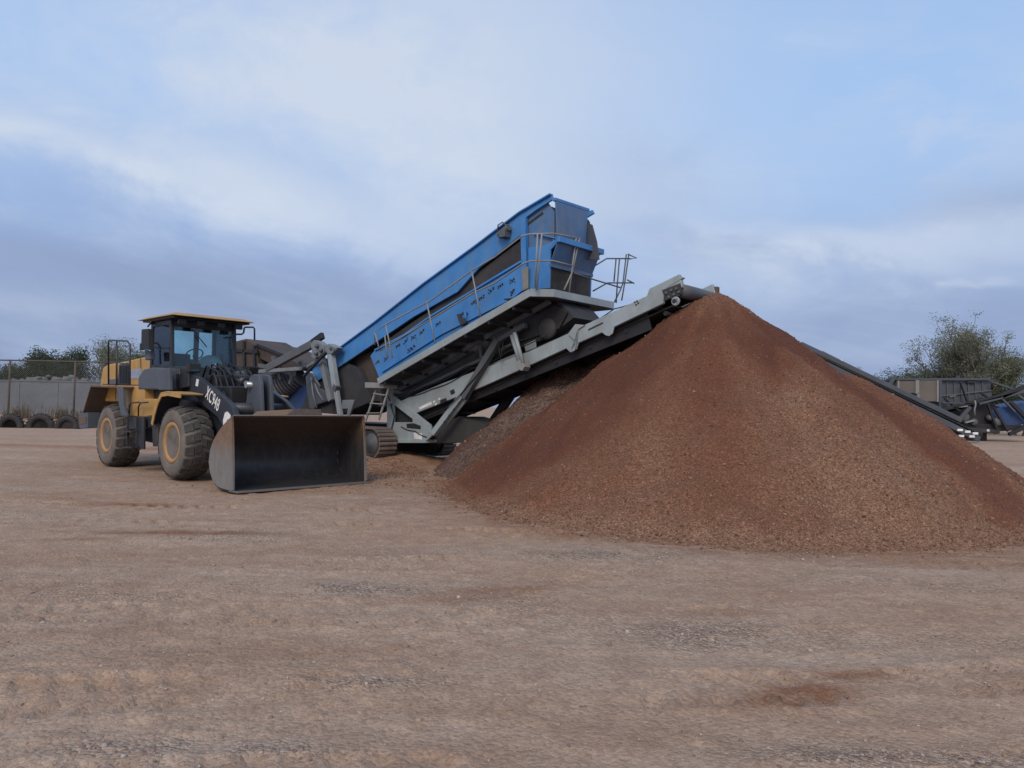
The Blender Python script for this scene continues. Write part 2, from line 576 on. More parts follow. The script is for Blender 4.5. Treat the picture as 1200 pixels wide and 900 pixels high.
def stones(name, P, size, mat, parent=None, seed=1):
    """one mesh of many small angular stones lying at the points P"""
    rng = np.random.default_rng(seed)
    t = (1 + 5 ** .5) / 2
    base = np.array([(-1, t, 0), (1, t, 0), (-1, -t, 0), (1, -t, 0), (0, -1, t), (0, 1, t), (0, -1, -t), (0, 1, -t), (t, 0, -1), (t, 0, 1), (-t, 0, -1), (-t, 0, 1)]) / 1.9
    tri = np.array([(0, 11, 5), (0, 5, 1), (0, 1, 7), (0, 7, 10), (0, 10, 11), (1, 5, 9), (5, 11, 4), (11, 10, 2), (10, 7, 6), (7, 1, 8), (3, 9, 4), (3, 4, 2), (3, 2, 6), (3, 6, 8), (3, 8, 9), (4, 9, 5), (2, 4, 11), (6, 2, 10), (8, 6, 7), (9, 8, 1)])
    n = len(P)
    s = size(rng, n)
    sc = s[:, None, None] * rng.uniform(.6, 1.2, (n, 1, 3))
    V = base[None] * (1 + rng.uniform(-.25, .25, (n, 12, 1))) * sc
    a = rng.uniform(0, 2 * np.pi, n); ca, sa = np.cos(a)[:, None], np.sin(a)[:, None]
    x = V[..., 0] * ca - V[..., 1] * sa; y = V[..., 0] * sa + V[..., 1] * ca
    V = np.stack([x, y, V[..., 2] * .75], -1) + P[:, None, :]
    Fs = tri[None] + (np.arange(n) * 12)[:, None, None]
    return faces_object(name, V.reshape(-1, 3), Fs.reshape(-1, 3), mat, parent)


# ---------------------------------------------------------------- where the machines stand
S = Frame(3.36, 14.30, 42)        # screening plant: u = 0 at the conveyor head, v = 0 on its near beam
L = Frame(-7.23, 15.62, 43)       # wheel loader: origin under the front tyre's outer face

# ---------------------------------------------------------------- ground
CONES = [  # apex x, y, height, slope: the main cone and the slumps on its flanks
    (4.12, 14.85, 4.32, .80), (3.75, 13.55, 3.36, .765), (4.75, 13.1, 3.00, .775), (6.3, 13.7, 2.58, .70), (2.38, 15.5, 3.02, .83), (5.45, 14.4, 3.09, .72), (7.4, 14.0, 1.78, .64), (6.0, 13.0, 2.30, .71)]
TINT = [.30, .56, .74, .50, .20, .26, .42, .28]     # how pale and stony each cone is made
GREYS = [(1.75, 18.2, 3.32, .90), (3.05, 17.6, 3.80, .86), (3.7, 16.7, 3.80, .84)]


def cone_field(X, Y, cones, seed, which=False):
    wx = X + .15 * (fbm(X * 1.6, Y * 1.6, 4, seed) - .5) * 2
    wy = Y + .15 * (fbm(X * 1.6, Y * 1.6, 4, seed + 9) - .5) * 2
    hs = []
    for i, (cx, cy, H, sl) in enumerate(cones):
        dx, dy = wx - cx, wy - cy
        r = np.sqrt(dx * dx + dy * dy)
        th = np.arctan2(dy, dx)
        rr = np.sqrt(r * r + (.22 if i else .36) ** 2) - (.06 if i else .12)
        k = 1 + .05 * (fbm(np.cos(th) * 2.2 + i * 7, np.sin(th) * 2.2, 3, seed + 20 + i) - .5) * 2
        hs.append(H - sl * k * rr)
    hs = np.array(hs)
    if which:
        w = np.exp((hs - hs.max(0)) / .018)
        t = np.array(TINT)[:, None, None] if hs.ndim == 3 else np.array(TINT)[:, None]
        return (w * t).sum(0) / w.sum(0)
    return hs.max(0)


def toe(h, w=.16):
    return w * np.logaddexp(0, h / w) - .03


def pile_h(X, Y):
    h = cone_field(X, Y, CONES, 3)
    up = sstep(-.2, .6, h)
    h = toe(h, .07)
    h = h + up * (.10 * (fbm(X * .9, Y * .9, 4, 40) - .5) + .045 * (fbm(X * 5, Y * 5, 4, 50) - .5)) 
    cx, cy = CONES[0][:2]
    th = np.arctan2(Y - cy, X - cx); r = np.hypot(X - cx, Y - cy)
    run = fbm(th * 9, r * .55, 3, 55) - .5
    h = h + up * sstep(.5, 2.0, r) * (.13 * run + .05 * (fbm(th * 26, r * .9, 2, 56) - .5))
    return h


def grey_h(X, Y):
    h = cone_field(X, Y, GREYS, 90)
    up = sstep(-.2, .6, h)
    return toe(h, .10) + up * (.16 * (fbm(X * 1.2, Y * 1.2, 4, 140) - .5) + .07 * (fbm(X * 5, Y * 5, 4, 150) - .5))


def dist_seg(X, Y, a, b):
    ax, ay = a; bx, by = b
    dx, dy = bx - ax, by - ay
    t = np.clip(((X - ax) * dx + (Y - ay) * dy) / (dx * dx + dy * dy), 0, 1)
    return np.hypot(X - ax - t * dx, Y - ay - t * dy), t


# tyre paths over the yard: start, end, how deep, lug spacing, half width
TRACKS = [((-5.6, 3.6), (3.4, 4.9), .017, .21, .26), ((-6.5, 5.4), (7.0, 6.6), .013, .23, .27), ((-2.2, 2.6), (1.2, 8.0), .010, .20, .22),
          ((-6.5, 7.6), (6.2, 8.4), .014, .24, .28), ((1.1, 2.7), (6.4, 5.5), .012, .21, .22), ((-6.0, 2.9), (-.4, 3.25), .012, .19, .2),
          ((-9, 10.5), (3, 9.6), .02, .26, .3), ((-14, 12.6), (-2, 11.4), .022, .26, .3)]
g_ = [on_ground(940, 812), on_ground(1005, 790), on_ground(600, 690), on_ground(205, 625), on_ground(95, 632), on_ground(330, 772), on_ground(90, 742), on_ground(250, 660), on_ground(560, 700), on_ground(1140, 660), on_ground(480, 590), on_ground(160, 590)]
REDS = [  # x, y, length, width, turn, strength
    (g_[0].x, g_[0].y, .38, .11, .38, 1.0), (g_[1].x, g_[1].y, .26, .08, .15, 1.0), (g_[2].x, g_[2].y, .55, .16, .35, .6), (g_[8].x, g_[8].y, .6, .10, .25, .45), (g_[3].x, g_[3].y, 1.0, .12, .03, 1.0),
    (g_[4].x, g_[4].y, .35, .1, 0, .55), (g_[5].x, g_[5].y, .9, .25, .1, .30), (g_[6].x, g_[6].y, .8, .25, .1, .25), (g_[7].x, g_[7].y, 1.2, .12, .02, .3), (g_[9].x, g_[9].y, 1.6, .30, -.1, .55), (g_[10].x, g_[10].y, 1.6, .5, .2, .4), (g_[11].x, g_[11].y, .8, .12, .0, .8)]


def ground_z(X, Y):
    X = np.asarray(X, float); Y = np.asarray(Y, float)
    near = 1 - sstep(25, 45, Y)
    z = .07 * (fbm(X * .16, Y * .30, 3, 11) - .5) * near
    z = z + near * (.045 * (fbm(X * .55, Y * 1.5, 4, 21) - .5) + .022 * (fbm(X * 2.2, Y * 5.0, 4, 31) - .5) + .016 * (fbm(X * 7, Y * 9, 4, 33) - .5) + .012 * sstep(.60, .80, fbm(X * 5, Y * 9, 3, 35)))
    gm = gravel_mask(X, Y)
    z = z + near * gm * .012 * (fbm(X * 14, Y * 14, 2, 61) - .5)
    for i, (a, b, dp, sp, hw) in enumerate(TRACKS):
        wob = .12 * np.sin(X * .7 + i) + .1 * (fbm(X * .4, Y * .4, 2, 200 + i) - .5)
        d, t = dist_seg(X, Y + wob, a, b)
        ln = math.hypot(b[0] - a[0], b[1] - a[1])
        sd = (X - a[0]) * (b[1] - a[1]) - (Y + wob - a[1]) * (b[0] - a[0])
        ph = (t * ln + .35 * d) / sp + .5 * (sd > 0)
        lug = sstep(.1, .4, np.sin(ph * 2 * np.pi))
        inside = 1 - sstep(hw * .9, hw * 1.15, d)
        wear = sstep(.38, .55, fbm(X * .8, Y * .8, 3, 300 + i))
        rim = np.exp(-((d - hw * 1.2) / .06) ** 2)
        z = z + wear * near * 1.8 * (dp * inside * (lug - .75) * (.3 + .7 * sstep(.05, .14, d)) + .4 * dp * rim)
    # spilled material banked up under the screening plant
    r = np.hypot((X + 3.9) / 3.2, (Y - 20.6) / 1.9)
    z = z + .36 * np.exp(-r * r * 1.2) * (.75 + .5 * fbm(X * 1.3, Y * 1.3, 3, 71))
    r = np.hypot((X - .0) / 2.4, (Y - 17.6) / 1.6)
    z = z + .18 * np.exp(-r * r)
    # long dark rut behind the loader
    d, t = dist_seg(X, Y, (-24, 26.2), (-10.5, 24.8))
    z = z + .10 * np.exp(-(d / .5) ** 2)
    # level under the loader's wheels
    return z


def gravel_mask(X, Y):
    n = fbm(X * .55 + 3, Y * 1.1, 4, 81)
    m = sstep(.58, .82, n) * .4
    for (px, py, sx, sy) in ((840, 745, .9, .35), (400, 690, .9, .25), (700, 650, 1.2, .4), (1170, 893, .5, .12), (1000, 890, .5, .1), (430, 800, .35, .12), (200, 880, .8, .1)):
        g = on_ground(px, py)
        m = np.maximum(m, np.exp(-((X - g.x) / sx) ** 2 - ((Y - g.y) / sy) ** 2) * sstep(.3, .55, fbm(X * 1.5, Y * 3, 3, 83)))
    return np.clip(m, 0, 1) * (1 - sstep(14, 40, Y))


def red_mask(X, Y):
    m = np.zeros_like(X)
    wx = X + .22 * (fbm(X * 2.2, Y * 4.4, 4, 401) - .5); wy = Y + .10 * (fbm(X * 2.2, Y * 4.4, 4, 402) - .5)
    nz = sstep(.28, .62, fbm(X * 4, Y * 9, 4, 403))
    for x, y, sx, sy, a, st in REDS:
        dx, dy = wx - x, wy - y
        p = dx * math.cos(a) + dy * math.sin(a); q = -dx * math.sin(a) + dy * math.cos(a)
        m = np.maximum(m, 1.25 * st * np.exp(-(p / sx / 1.3) ** 2 - (q / sy / 1.4) ** 2) * (.6 + .4 * nz))
    d, t = dist_seg(X, Y, (-24, 26.2), (-10.5, 24.8))
    m = np.maximum(m, .7 * np.exp(-((d - .25) / .35) ** 2))
    h = cone_field(X, Y, CONES, 3)
    m = np.maximum(m, sstep(-.9, -.02, h) * (.3 + .7 * nz) * .9)
    r = np.hypot((X + 2.6) / 4.2, (Y - 18.5) / 3.4)
    m = np.maximum(m, .75 * np.exp(-r * r) * (.4 + .6 * nz))
    m = np.maximum(m, .22 * sstep(.56, .74, fbm(X * .5, Y * 1.3, 4, 411)) * (1 - sstep(20, 50, Y)))
    return np.clip(m, 0, 1)


def spaced(a, b, step):
    return np.linspace(a, b, max(2, int(round((b - a) / step)) + 1))[:-1]


gx = np.concatenate([-np.geomspace(700, 16, 40)[:-1], spaced(-16, -6.4, .12), spaced(-6.4, 6.4, .026), spaced(6.4, 16, .12), np.geomspace(16, 700, 40)])
gy = np.concatenate([-np.geomspace(300, 4, 20)[:-1], spaced(-4, 2.2, .3), spaced(2.2, 8, .024), spaced(8, 15, .045), spaced(15, 30, .12), np.geomspace(30, 1400, 50)])
ground = grid_object('ground', gx, gy, ground_z, 'ground', {'red': red_mask, 'gravel': gravel_mask})
ground['kind'] = 'structure'

# loose gravel on the yard: nobody could count it
rng = np.random.default_rng(7)
n = 60000
yy = 2.3 * (13.5 / 2.3) ** rng.uniform(0, 1, n)
xx = rng.uniform(-.85, .85, n) * yy
gmask = gravel_mask(xx, yy)
keep = rng.uniform(0, 1, n) < (.03 + .5 * gmask) * np.clip(yy / 5, .35, 1)
keep &= cone_field(xx, yy, CONES, 3) < 0
xx, yy = xx[keep], yy[keep]
P = np.stack([xx, yy, ground_z(xx, yy) + .001], -1)
gs = stones('loose_gravel', P, lambda r, k: np.clip(r.lognormal(math.log(.007), .45, k), .003, .024), 'grey_stones', seed=5)
tag(gs, 'small grey stones strewn over the packed dirt yard', 'gravel', kind='stuff')


n = 2600
yy = 2.4 * (20 / 2.4) ** rng.uniform(0, 1, n)
xx = rng.uniform(-.8, .8, n) * yy
keep = (fbm(xx * .8, yy * 1.6, 3, 91) > .50) & (cone_field(xx, yy, CONES, 3) < -.1)
xx, yy = xx[keep], yy[keep]
cl = stones('dirt_clods', np.stack([xx, yy, ground_z(xx, yy)], -1), lambda r, k: np.clip(r.lognormal(math.log(.0085), .5, k), .004, .028), 'clods', seed=15)
tag(cl, 'small crumbled dirt clods lying on the wheel tracks', 'clods', kind='stuff')


# ---------------------------------------------------------------- gravel piles
def coarse_attr(X, Y):
    """where the stones have rolled out of the fines: near the toe and in streaks down the slope"""
    cx, cy = CONES[0][:2]
    th = np.arctan2(Y - cy, X - cx); r = np.hypot(X - cx, Y - cy)
    t = cone_field(X, Y, CONES, 3, True)
    streak = fbm(np.cos(th) * 4, np.sin(th) * 4 + r * .35, 4, 501) - .5
    patch = fbm(X * 1.1, Y * 1.1 + 4, 4, 503) - .5
    low = sstep(1.2, 5.2, r)
    tip = (1 - sstep(.3, 1.8, r)) * .30
    foot = (1 - sstep(.05, .30, cone_field(X, Y, CONES, 3))) * .35
    return np.clip(t * (.55 + .50 * low) + .40 * streak + .45 * patch + tip + foot, 0, 1)


px = np.arange(-3.2, 12.4, .05); py = np.arange(8.2, 21.5, .05)
pile = grid_object('gravel_pile', px, py, lambda X, Y: pile_h(X, Y), 'red_gravel', {'coarse': coarse_attr}, keep=lambda X, Y, Z: Z > -.02)
tag(pile, 'large reddish brown gravel cone under the head of the conveyor', 'gravel pile')
n = 60000
xx = rng.uniform(-2.6, 11.5, n); yy = rng.uniform(8.2, 16, n)
hh = pile_h(xx, yy)
co = coarse_attr(xx, yy)
fld = cone_field(xx, yy, CONES, 3)
keep = (fld > -.45) & (rng.uniform(0, 1, n) < np.where(fld > 0, .06 + .9 * co ** 1.5 + .5 * (fld < .2), .75 * np.exp(fld / .13)))
hh = np.maximum(hh, ground_z(xx, yy))
P = np.stack([xx, yy, hh + .004], -1)[keep]
o = stones('loose_stones', P, lambda r, k: np.clip(r.lognormal(math.log(.0105), .38, k), .005, .030), 'red_stones', pile, 6)
o['kind'] = 'stuff'

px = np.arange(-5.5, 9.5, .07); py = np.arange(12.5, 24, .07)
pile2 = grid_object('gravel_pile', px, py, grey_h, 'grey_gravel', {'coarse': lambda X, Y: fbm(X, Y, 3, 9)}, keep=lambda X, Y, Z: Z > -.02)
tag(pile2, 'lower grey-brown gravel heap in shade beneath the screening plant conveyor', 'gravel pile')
n = 9000
xx = rng.uniform(-3.5, 5, n); yy = rng.uniform(13.5, 19, n)
hh = grey_h(xx, yy); keep = hh > .05
o = stones('loose_stones', np.stack([xx, yy, hh + .005], -1)[keep], lambda r, k: np.clip(r.lognormal(math.log(.012), .4, k), .006, .035), 'red_stones', pile2, 8)
o['kind'] = 'stuff'

n = 16000
xx = rng.normal(-2.2, 2.0, n); yy = rng.normal(18.3, 1.7, n)
keep = (fbm(xx * 1.2, yy * 1.6, 3, 95) > .42) & (grey_h(xx, yy) < .02) & (cone_field(xx, yy, CONES, 3) < 0)
xx, yy = xx[keep], yy[keep]
o = stones('spilled_gravel', np.stack([xx, yy, ground_z(xx, yy) + .003], -1), lambda r, k: np.clip(r.lognormal(math.log(.010), .45, k), .005, .032), 'red_stones', None, 18)
tag(o, 'reddish gravel spilled on the dirt around the screening plant track', 'gravel', kind='stuff')

# ================================================================ SCREENING PLANT
sp = empty('screening_plant', S.O, S.rz)
tag(sp, 'blue and grey tracked screening plant with railed catwalk feeding the red gravel pile', 'screening plant')
W = 1.43


def sz(x, y, z=None): return S.uz(x, y, 0)


# --- discharge conveyor
beam_px = [(470, 470), (520, 449), (621, 412), (667, 391), (675, 380), (686, 381), (759, 347), (762, 338.5), (797, 321.5), (800, 331), (800, 337), (779, 347), (778, 356), (715, 386), (670, 406), (607, 435), (567, 453), (484, 486)]
bp = S.poly(beam_px, 0)
cv = MB().prism(bp, -.04, .05).build('side_beam', 'grey', sp, .012)
u_head, z_head = S.uz(797, 340, 0)
u_tail, z_tail = S.uz(470, 478, 0)
cv2 = MB().prism(bp, W - .05, W + .04).build('side_beam', 'grey', sp, .012)
dirv = Vector((u_head - u_tail, 0, z_head - z_tail)).normalized()
nrm = Vector((-dirv.z, 0, dirv.x))
a = Vector((u_tail, W / 2, z_tail)); bq = Vector((u_head, W / 2, z_head))
MB().bar(a + nrm * .10, bq - dirv * .1 + nrm * .10, W - .2, .04).bar(a - nrm * .50, bq - dirv * .3 - nrm * .20, W - .24, .03).build('belt', 'rubber', sp)
fr = MB()
for k in range(13):
    q = a + (bq - a) * (k + .5) / 13.5 - nrm * .12
    fr.bar(q + Vector((0, -W / 2 + .05, 0)), q + Vector((0, W / 2 - .05, 0)), .05, .10, side=(1, 0, 0))
fr.build('cross_member', 'black', sp)
fr = MB()
fr.bar(a - nrm * .30 + Vector((0, -W / 2 + .16, 0)), bq - dirv * .9 - nrm * .26 + Vector((0, -W / 2 + .16, 0)), .03, .48)
fr.bar(a - nrm * .30 + Vector((0, W / 2 - .10, 0)), bq - dirv * .9 - nrm * .26 + Vector((0, W / 2 - .10, 0)), .03, .48)
fr.build('skirt', 'black', sp)
hd = Vector((u_head - .02, 0, z_head - .02))
MB().lathe([(.0, .06), (.135, .06), (.142, .3), (.145, W / 2), (.142, W - .3), (.135, W - .06), (0, W - .06)], (hd.x, 0, hd.z + .02), 32).build('head_drum', 'grey_dark', sp)
MB().bar(hd + Vector((-.25, 0, .10)), hd + Vector((.10, 0, .26)), .10, .02).build('head_scraper', 'grey', sp)
# far end bearing guard, brown
g = S.uz(838, 343, W)
MB().box(g[0] - .26, g[0] + .06, W - .02, W + .10, g[1] - .10, g[1] + .13).build('bearing_guard', 'rust_brown', sp, .02)
# recessed tensioner window and roughened plate near the head
tp = S.poly([(776, 340), (797, 332), (800, 342), (796, 347), (780, 352)], -.05)
mb = MB().prism(tp, -.055, -.042)
mb.mi = 1
for (x, y) in ((781, 343), (787, 340), (793, 338), (784, 348), (790, 345), (796, 342)):
    u, z = S.uz(x, y, -.06); mb.lathe([(0, -.085), (.028, -.085), (.03, -.055)], (u, 0, z), 8, False)
mb.build('tension_plate', ['under', 'grey_dark'], sp)
u, z = S.uz(792, 353, -.06)
plate = MB().lathe([(0, -.09), (.075, -.09), (.09, -.08), (.09, -.05), (0, -.05)], (u, 0, z), 24, False).build('bearing_plate', 'grey', sp)
mb = MB()
mb.lathe([(.028, -.094), (.045, -.096), (.045, -.091), (.028, -.091)], (u - .02, 0, z), 16, False)
mb.box(u + .035, u + .048, -.096, -.09, z - .05, z + .05)
mb.build('bearing_slot', 'black', plate)
# hanging brackets and tabs under the beam
mb = MB().prism(S.poly([(667, 392), (675, 380), (686, 381), (678, 386), (676, 404), (674, 411), (669, 413), (664, 408), (676, 402)], -.05), -.075, -.045)
mb.build('splice_plate', 'grey', sp, .006)
MB().prism(S.poly([(705, 389), (720, 383), (718, 391), (714, 394), (710, 393)], -.03), -.045, -.01).build('bracket', 'grey', sp, .006)
MB().prism(S.poly([(664, 409), (678, 402), (676, 409), (671, 413), (667, 411)], -.03), -.04, -.01).build('bracket', 'grey', sp, .006)
# dark maker's strip: bars of unreadable lettering
mb = MB()
mb.prism(S.poly([(689, 386.5), (706.5, 378), (706.5, 379.2), (689, 387.7)], -.05), -.045, -.0415)
for k in range(9):
    x = 689.5 + k * 1.9; y = 385.2 - k * .92
    mb.prism(S.poly([(x, y), (x + 1.3, y - .63), (x + 1.3, y + 1.4 - .63), (x, y + 1.4)], -.05), -.045, -.0415)
mb.build('lettering', 'black', cv)
mb = MB()
for k in range(4):
    x, y = ((744, 354), (746.5, 352.8), (745.5, 357), (748, 355))[k]
    u, z = S.uz(x, y, -.045); mb.lathe([(0, -.055), (.018, -.055), (.018, -.04)], (u, 0, z), 8, False)
mb.build('bolt', 'black', cv)
# second, lower strip at the inner end with plates
lower = S.poly([(478, 467), (512, 453), (568, 428), (606, 412), (606, 420), (568, 437), (494, 470), (482, 474)], .02)
MB().prism(lower, .10, .16).build('inner_side_plate', 'grey', sp, .01)
MB().prism(S.poly([(614, 404), (627, 398), (628, 408), (616, 413)], .1), .10, .14).build('lug_plate', 'grey', sp, .01)
MB().prism(S.poly([(490.5, 477.5), (505, 470.5), (506, 474), (491.5, 480)], -.05), -.046, -.0412).build('white_sticker', 'white', cv)
for (x, y) in ((507.5, 470), (509.5, 473), (513.5, 467)):
    MB().prism(S.poly([(x, y), (x + 2.2, y - 1), (x + 2.2, y + 1.2), (x, y + 2.2)], -.05), -.046, -.0412).build('small_sticker', 'white', cv)
MB().prism(S.poly([(517, 469), (523, 466.5), (523.5, 471), (517.5, 474)], -.05), -.10, -.04).build('control_box', 'black', sp, .012)
MB().prism(S.poly([(528, 458), (532, 456), (533, 460), (529, 462)], -.05), -.08, -.04).build('sensor', 'black', sp, .006)

# --- blue screen box
vb = -.10
WB = W + .20
sb_px = [(434, 417), (440, 409.5), (474, 392), (505, 370), (580, 324.5), (614, 304), (618, 342), (600, 358), (520, 403), (446, 447)]
sbp = S.poly(sb_px, vb)
sideb = MB().prism(sbp, vb, vb + .05)
MB().prism(sbp, vb + WB - .05, vb + WB).build('screen_side', 'blue', sp, .008)
# top flange along the side
# bolt pads: dark oily patches, then bolts in a row
pads = bolts = dots = sideb
sideb.mi = 1
row = [(442, 424), (452, 421), (466, 405), (475, 400), (484, 395.5), (494, 389.5), (513, 379.5), (555, 354), (564, 349), (575, 341), (586, 335), (600, 329)]
for k, (x, y) in enumerate(row):
    u, z = S.uz(x, y, vb - .01)
    for (cu_, cz_, r1_) in ((0, 0, .036), (random.uniform(.05, .08), random.uniform(.03, .06), .026), (-.06, -.05, .02)):
        pads.lathe([(0, vb - .02), (r1_ * .8, vb - .018), (r1_, vb)], (u + cu_, 0, z + cz_), 10, False)
    for du in (-.06, .085):
        for dz in (random.uniform(-.07, .07),):
            bolts.lathe([(0, vb - .03), (.013, vb - .028), (.016, vb)], (u + du, 0, z + dz + du * .35), 6, False)
for (cx, cy) in ((482, 411), (603, 343), (544, 371)):
    for i in range(11):
        x = cx + random.uniform(-4, 4); y = cy + random.uniform(-5, 4) - .5 * (x - cx)
        u, z = S.uz(x, y, vb); dots.lathe([(0, vb - .02), (.025, vb - .018), (.03, vb)], (u, 0, z), 6, False)
side = sideb.build('screen_side', ['blue', 'under'], sp)
fl = S.poly([(440, 409.5), (474, 392), (505, 370), (580, 324.5), (614, 304)], vb)
MB().ribbon(fl, -.05, vb - .05, vb + .002).build('side_flange', 'blue', side, .004)
fl = S.poly([(449, 436.5), (520, 391.5), (600, 351.5), (618, 337.5)], vb)
MB().ribbon(fl, .06, vb - .05, vb + .002).build('side_flange', 'blue', side, .004)
# the spring bracket in the middle of the side
MB().prism(S.poly([(538, 369), (541, 368), (543, 374), (546, 373), (549, 379), (543, 382)], vb), vb - .10, vb - .01).build('spring_mount', 'under', sp, .01)
MB().tube([S.p(545, 364, vb - .06), S.p(546.5, 377, vb - .06)], .025).build('spring_rod', 'blue', sp)
# the dark rubber-sheeted inside between screen side and feed beam
dk = S.poly([(446, 404), (474, 384), (505, 363), (535, 342), (560, 319), (613, 280), (613, 308), (580, 328), (505, 373), (446, 414)], vb + .1)
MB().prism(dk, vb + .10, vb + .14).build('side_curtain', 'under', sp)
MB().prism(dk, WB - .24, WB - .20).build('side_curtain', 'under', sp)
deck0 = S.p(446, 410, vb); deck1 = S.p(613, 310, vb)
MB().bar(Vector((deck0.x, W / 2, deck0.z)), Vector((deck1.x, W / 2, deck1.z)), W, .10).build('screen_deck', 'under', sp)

# --- feed conveyor (the upper blue beam)
fb_px = [(366, 431), (399, 408.5), (440, 378.5), (498, 333), (560, 288), (610, 250), (627, 240), (646.5, 228.5), (648.5, 233), (628, 246), (612, 258), (611, 275), (597, 286), (560, 315), (536, 342), (484, 371.5), (413, 419.5), (388, 436), (366, 450)]
fbp = S.poly(fb_px, vb)
fside = MB().prism(fbp, vb, vb + .06).build('feed_conveyor_side', 'blue', sp, .01)
MB().prism(fbp, vb + WB - .06, vb + WB).build('feed_conveyor_side', 'blue', sp, .01)
top = S.poly([(399, 408.5), (440, 378.5), (498, 333), (560, 288), (610, 250), (627, 240), (646.5, 228.5)], vb)
MB().ribbon(top, .035, vb - .07, vb + .06).build('beam_flange', 'blue', fside, .006)
fa = S.p(372, 442, vb); fe = S.p(634, 246, vb)
MB().bar(Vector((fa.x, vb + WB / 2, fa.z - .05)), Vector((fe.x, vb + WB / 2, fe.z - .05)), WB - .13, .05).build('feed_belt', 'rubber', sp)
MB().tube([Vector((fe.x + .1, vb + .1, fe.z - .1)), Vector((fe.x + .1, vb + WB - .1, fe.z - .1))], .2, 20).build('feed_head_drum', 'rubber', sp)
# motor and hose cluster on the beam
mb = MB()
u, z = S.uz(592, 272, vb - .1)
mb.tube([(u - .2, vb - .1, z - .06), (u + .12, vb - .1, z + .10)], .09, 12)
mb.box(u - .1, u + .1, vb - .22, vb - .01, z - .14, z + .02)
mb.tube([(u + .1, vb - .1, z + .1), (u + .0, vb - .2, z + .22), (u - .22, vb - .12, z + .2), (u - .3, vb - .05, z + .02)], .018, 6)
mb.build('drive_motor', 'grey_dark', sp, .01)

# --- head end: post, chute and hood
MB().prism(S.poly([(611, 258), (617, 255), (618, 318), (619, 338), (613, 340)], vb), vb - .05, vb + .05).build('corner_post', 'blue', sp, .008)
MB().prism(S.poly([(612, 316), (619.5, 312), (619.5, 338), (613, 341)], vb - .06), vb - .085, vb - .052).build('slotted_plate', 'pale_frame', sp, .005)
# dusty side wall of the feed chute
fw = S.poly([(612, 257), (627, 245), (641, 236), (648, 246), (652, 256), (654, 284), (636, 292), (614, 300)], vb + .08)
MB().prism(fw, vb + .08, vb + .11).build('chute_wall', 'blue_dusty', sp)
# end plate of the feed chute: across the plant
ue = S.uz(650, 236, vb)[0]
e0 = S.pu(649, 233.5, ue); e1 = S.pu(687.5, 246, ue)
lo0 = S.pu(653, 286, ue + .05); lo1 = S.pu(685, 294, ue + .05)
MB().sheet([e0 + Vector((0, .03, 0)), e1, lo1, lo0], (.04, 0, 0)).build('chute_end_plate', 'blue_dusty', sp, .006)
MB().bar(e0, e1 + Vector((0, .06, 0)), .10, .07, side=(1, 0, 0)).build('end_rim', 'blue', sp, .008)
MB().sheet([e1 + Vector((0, -.02, -.3)), e1 + Vector((0, -.02, -1.2)), e1 + Vector((.38, -.02, -1.25)), e1 + Vector((.30, -.02, -.8)), e1 + Vector((.16, -.02, -.38))], (0, .05, 0)).build('rubber_flap', 'dust_steel', sp)
MB().sheet([e0 + Vector((-.05, .05, -.25)), e0 + Vector((-.05, .55, -.55)), e0 + Vector((-.05, .6, -1.0)), e0 + Vector((-.05, .05, -1.0))], (.03, 0, 0)).build('dust_cloth', 'blue_dusty', sp)
# lower chute: near blue panel, hood and dark mouth
pn = S.poly([(619, 290), (637, 288), (655, 278), (656, 281), (645, 293), (643.5, 338), (619, 339)], vb)
MB().prism(pn, vb, vb + .05).build('end_chute_side', 'blue', sp, .008)
MB().prism(pn, vb + WB - .05, vb + WB).build('end_chute_side', 'blue', sp, .008)
ub = S.uz(643.5, 320, vb)[0]
uh = S.uz(655, 279, vb)[0]
zt = S.uz(655, 279, vb)[1]
zb2 = S.uz(643.5, 311, vb)[1]
zb3 = S.uz(643.5, 338, vb)[1]
# hood: slopes from the flared rim back down to the mouth
MB().sheet([Vector((uh + .02, vb - .02, zt)), Vector((uh + .02, vb + WB + .02, zt)), Vector((ub + .02, vb + WB, zb2)), Vector((ub + .02, vb, zb2))], (-.03, 0, -.02)).build('end_hood', 'blue_dusty', sp, .006)
MB().box(uh - .04, uh + .07, vb - .06, vb + WB + .06, zt - .10, zt + .03).build('hood_rim', 'blue', sp, .012)
MB().sheet([Vector((uh, vb, zt)), Vector((uh, vb + WB, zt)), Vector((ub - .5, vb + WB, zt + .25)), Vector((ub - .5, vb, zt + .25))], (0, 0, -.03)).build('hood_top', 'blue', sp)
MB().box(ub - .04, ub + .01, vb + .05, vb + WB - .05, zb3 - .2, zb2).build('rubber_curtain', 'under', sp)
mb = MB()
for k in range(6):
    mb.box(ub + .01, ub + .016, vb + .1 + k * (WB - .3) / 6, vb + .1 + k * (WB - .3) / 6 + .2, zb3 - .15, zb2 - .06)
mb.build('curtain_strip', 'rubber', sp)
MB().bar(Vector((ub + .03, vb, zb2)), Vector((ub + .03, vb + WB, zb2)), .06, .08, side=(1, 0, 0)).build('mouth_rail', 'blue_dusty', sp, .005)
# dark body behind the end chute down to the platform
MB().prism(S.poly([(560, 345), (618, 300), (640, 290), (642, 340), (600, 362)], vb + .1), vb + .15, vb + WB - .15).build('screen_body', 'under', sp)

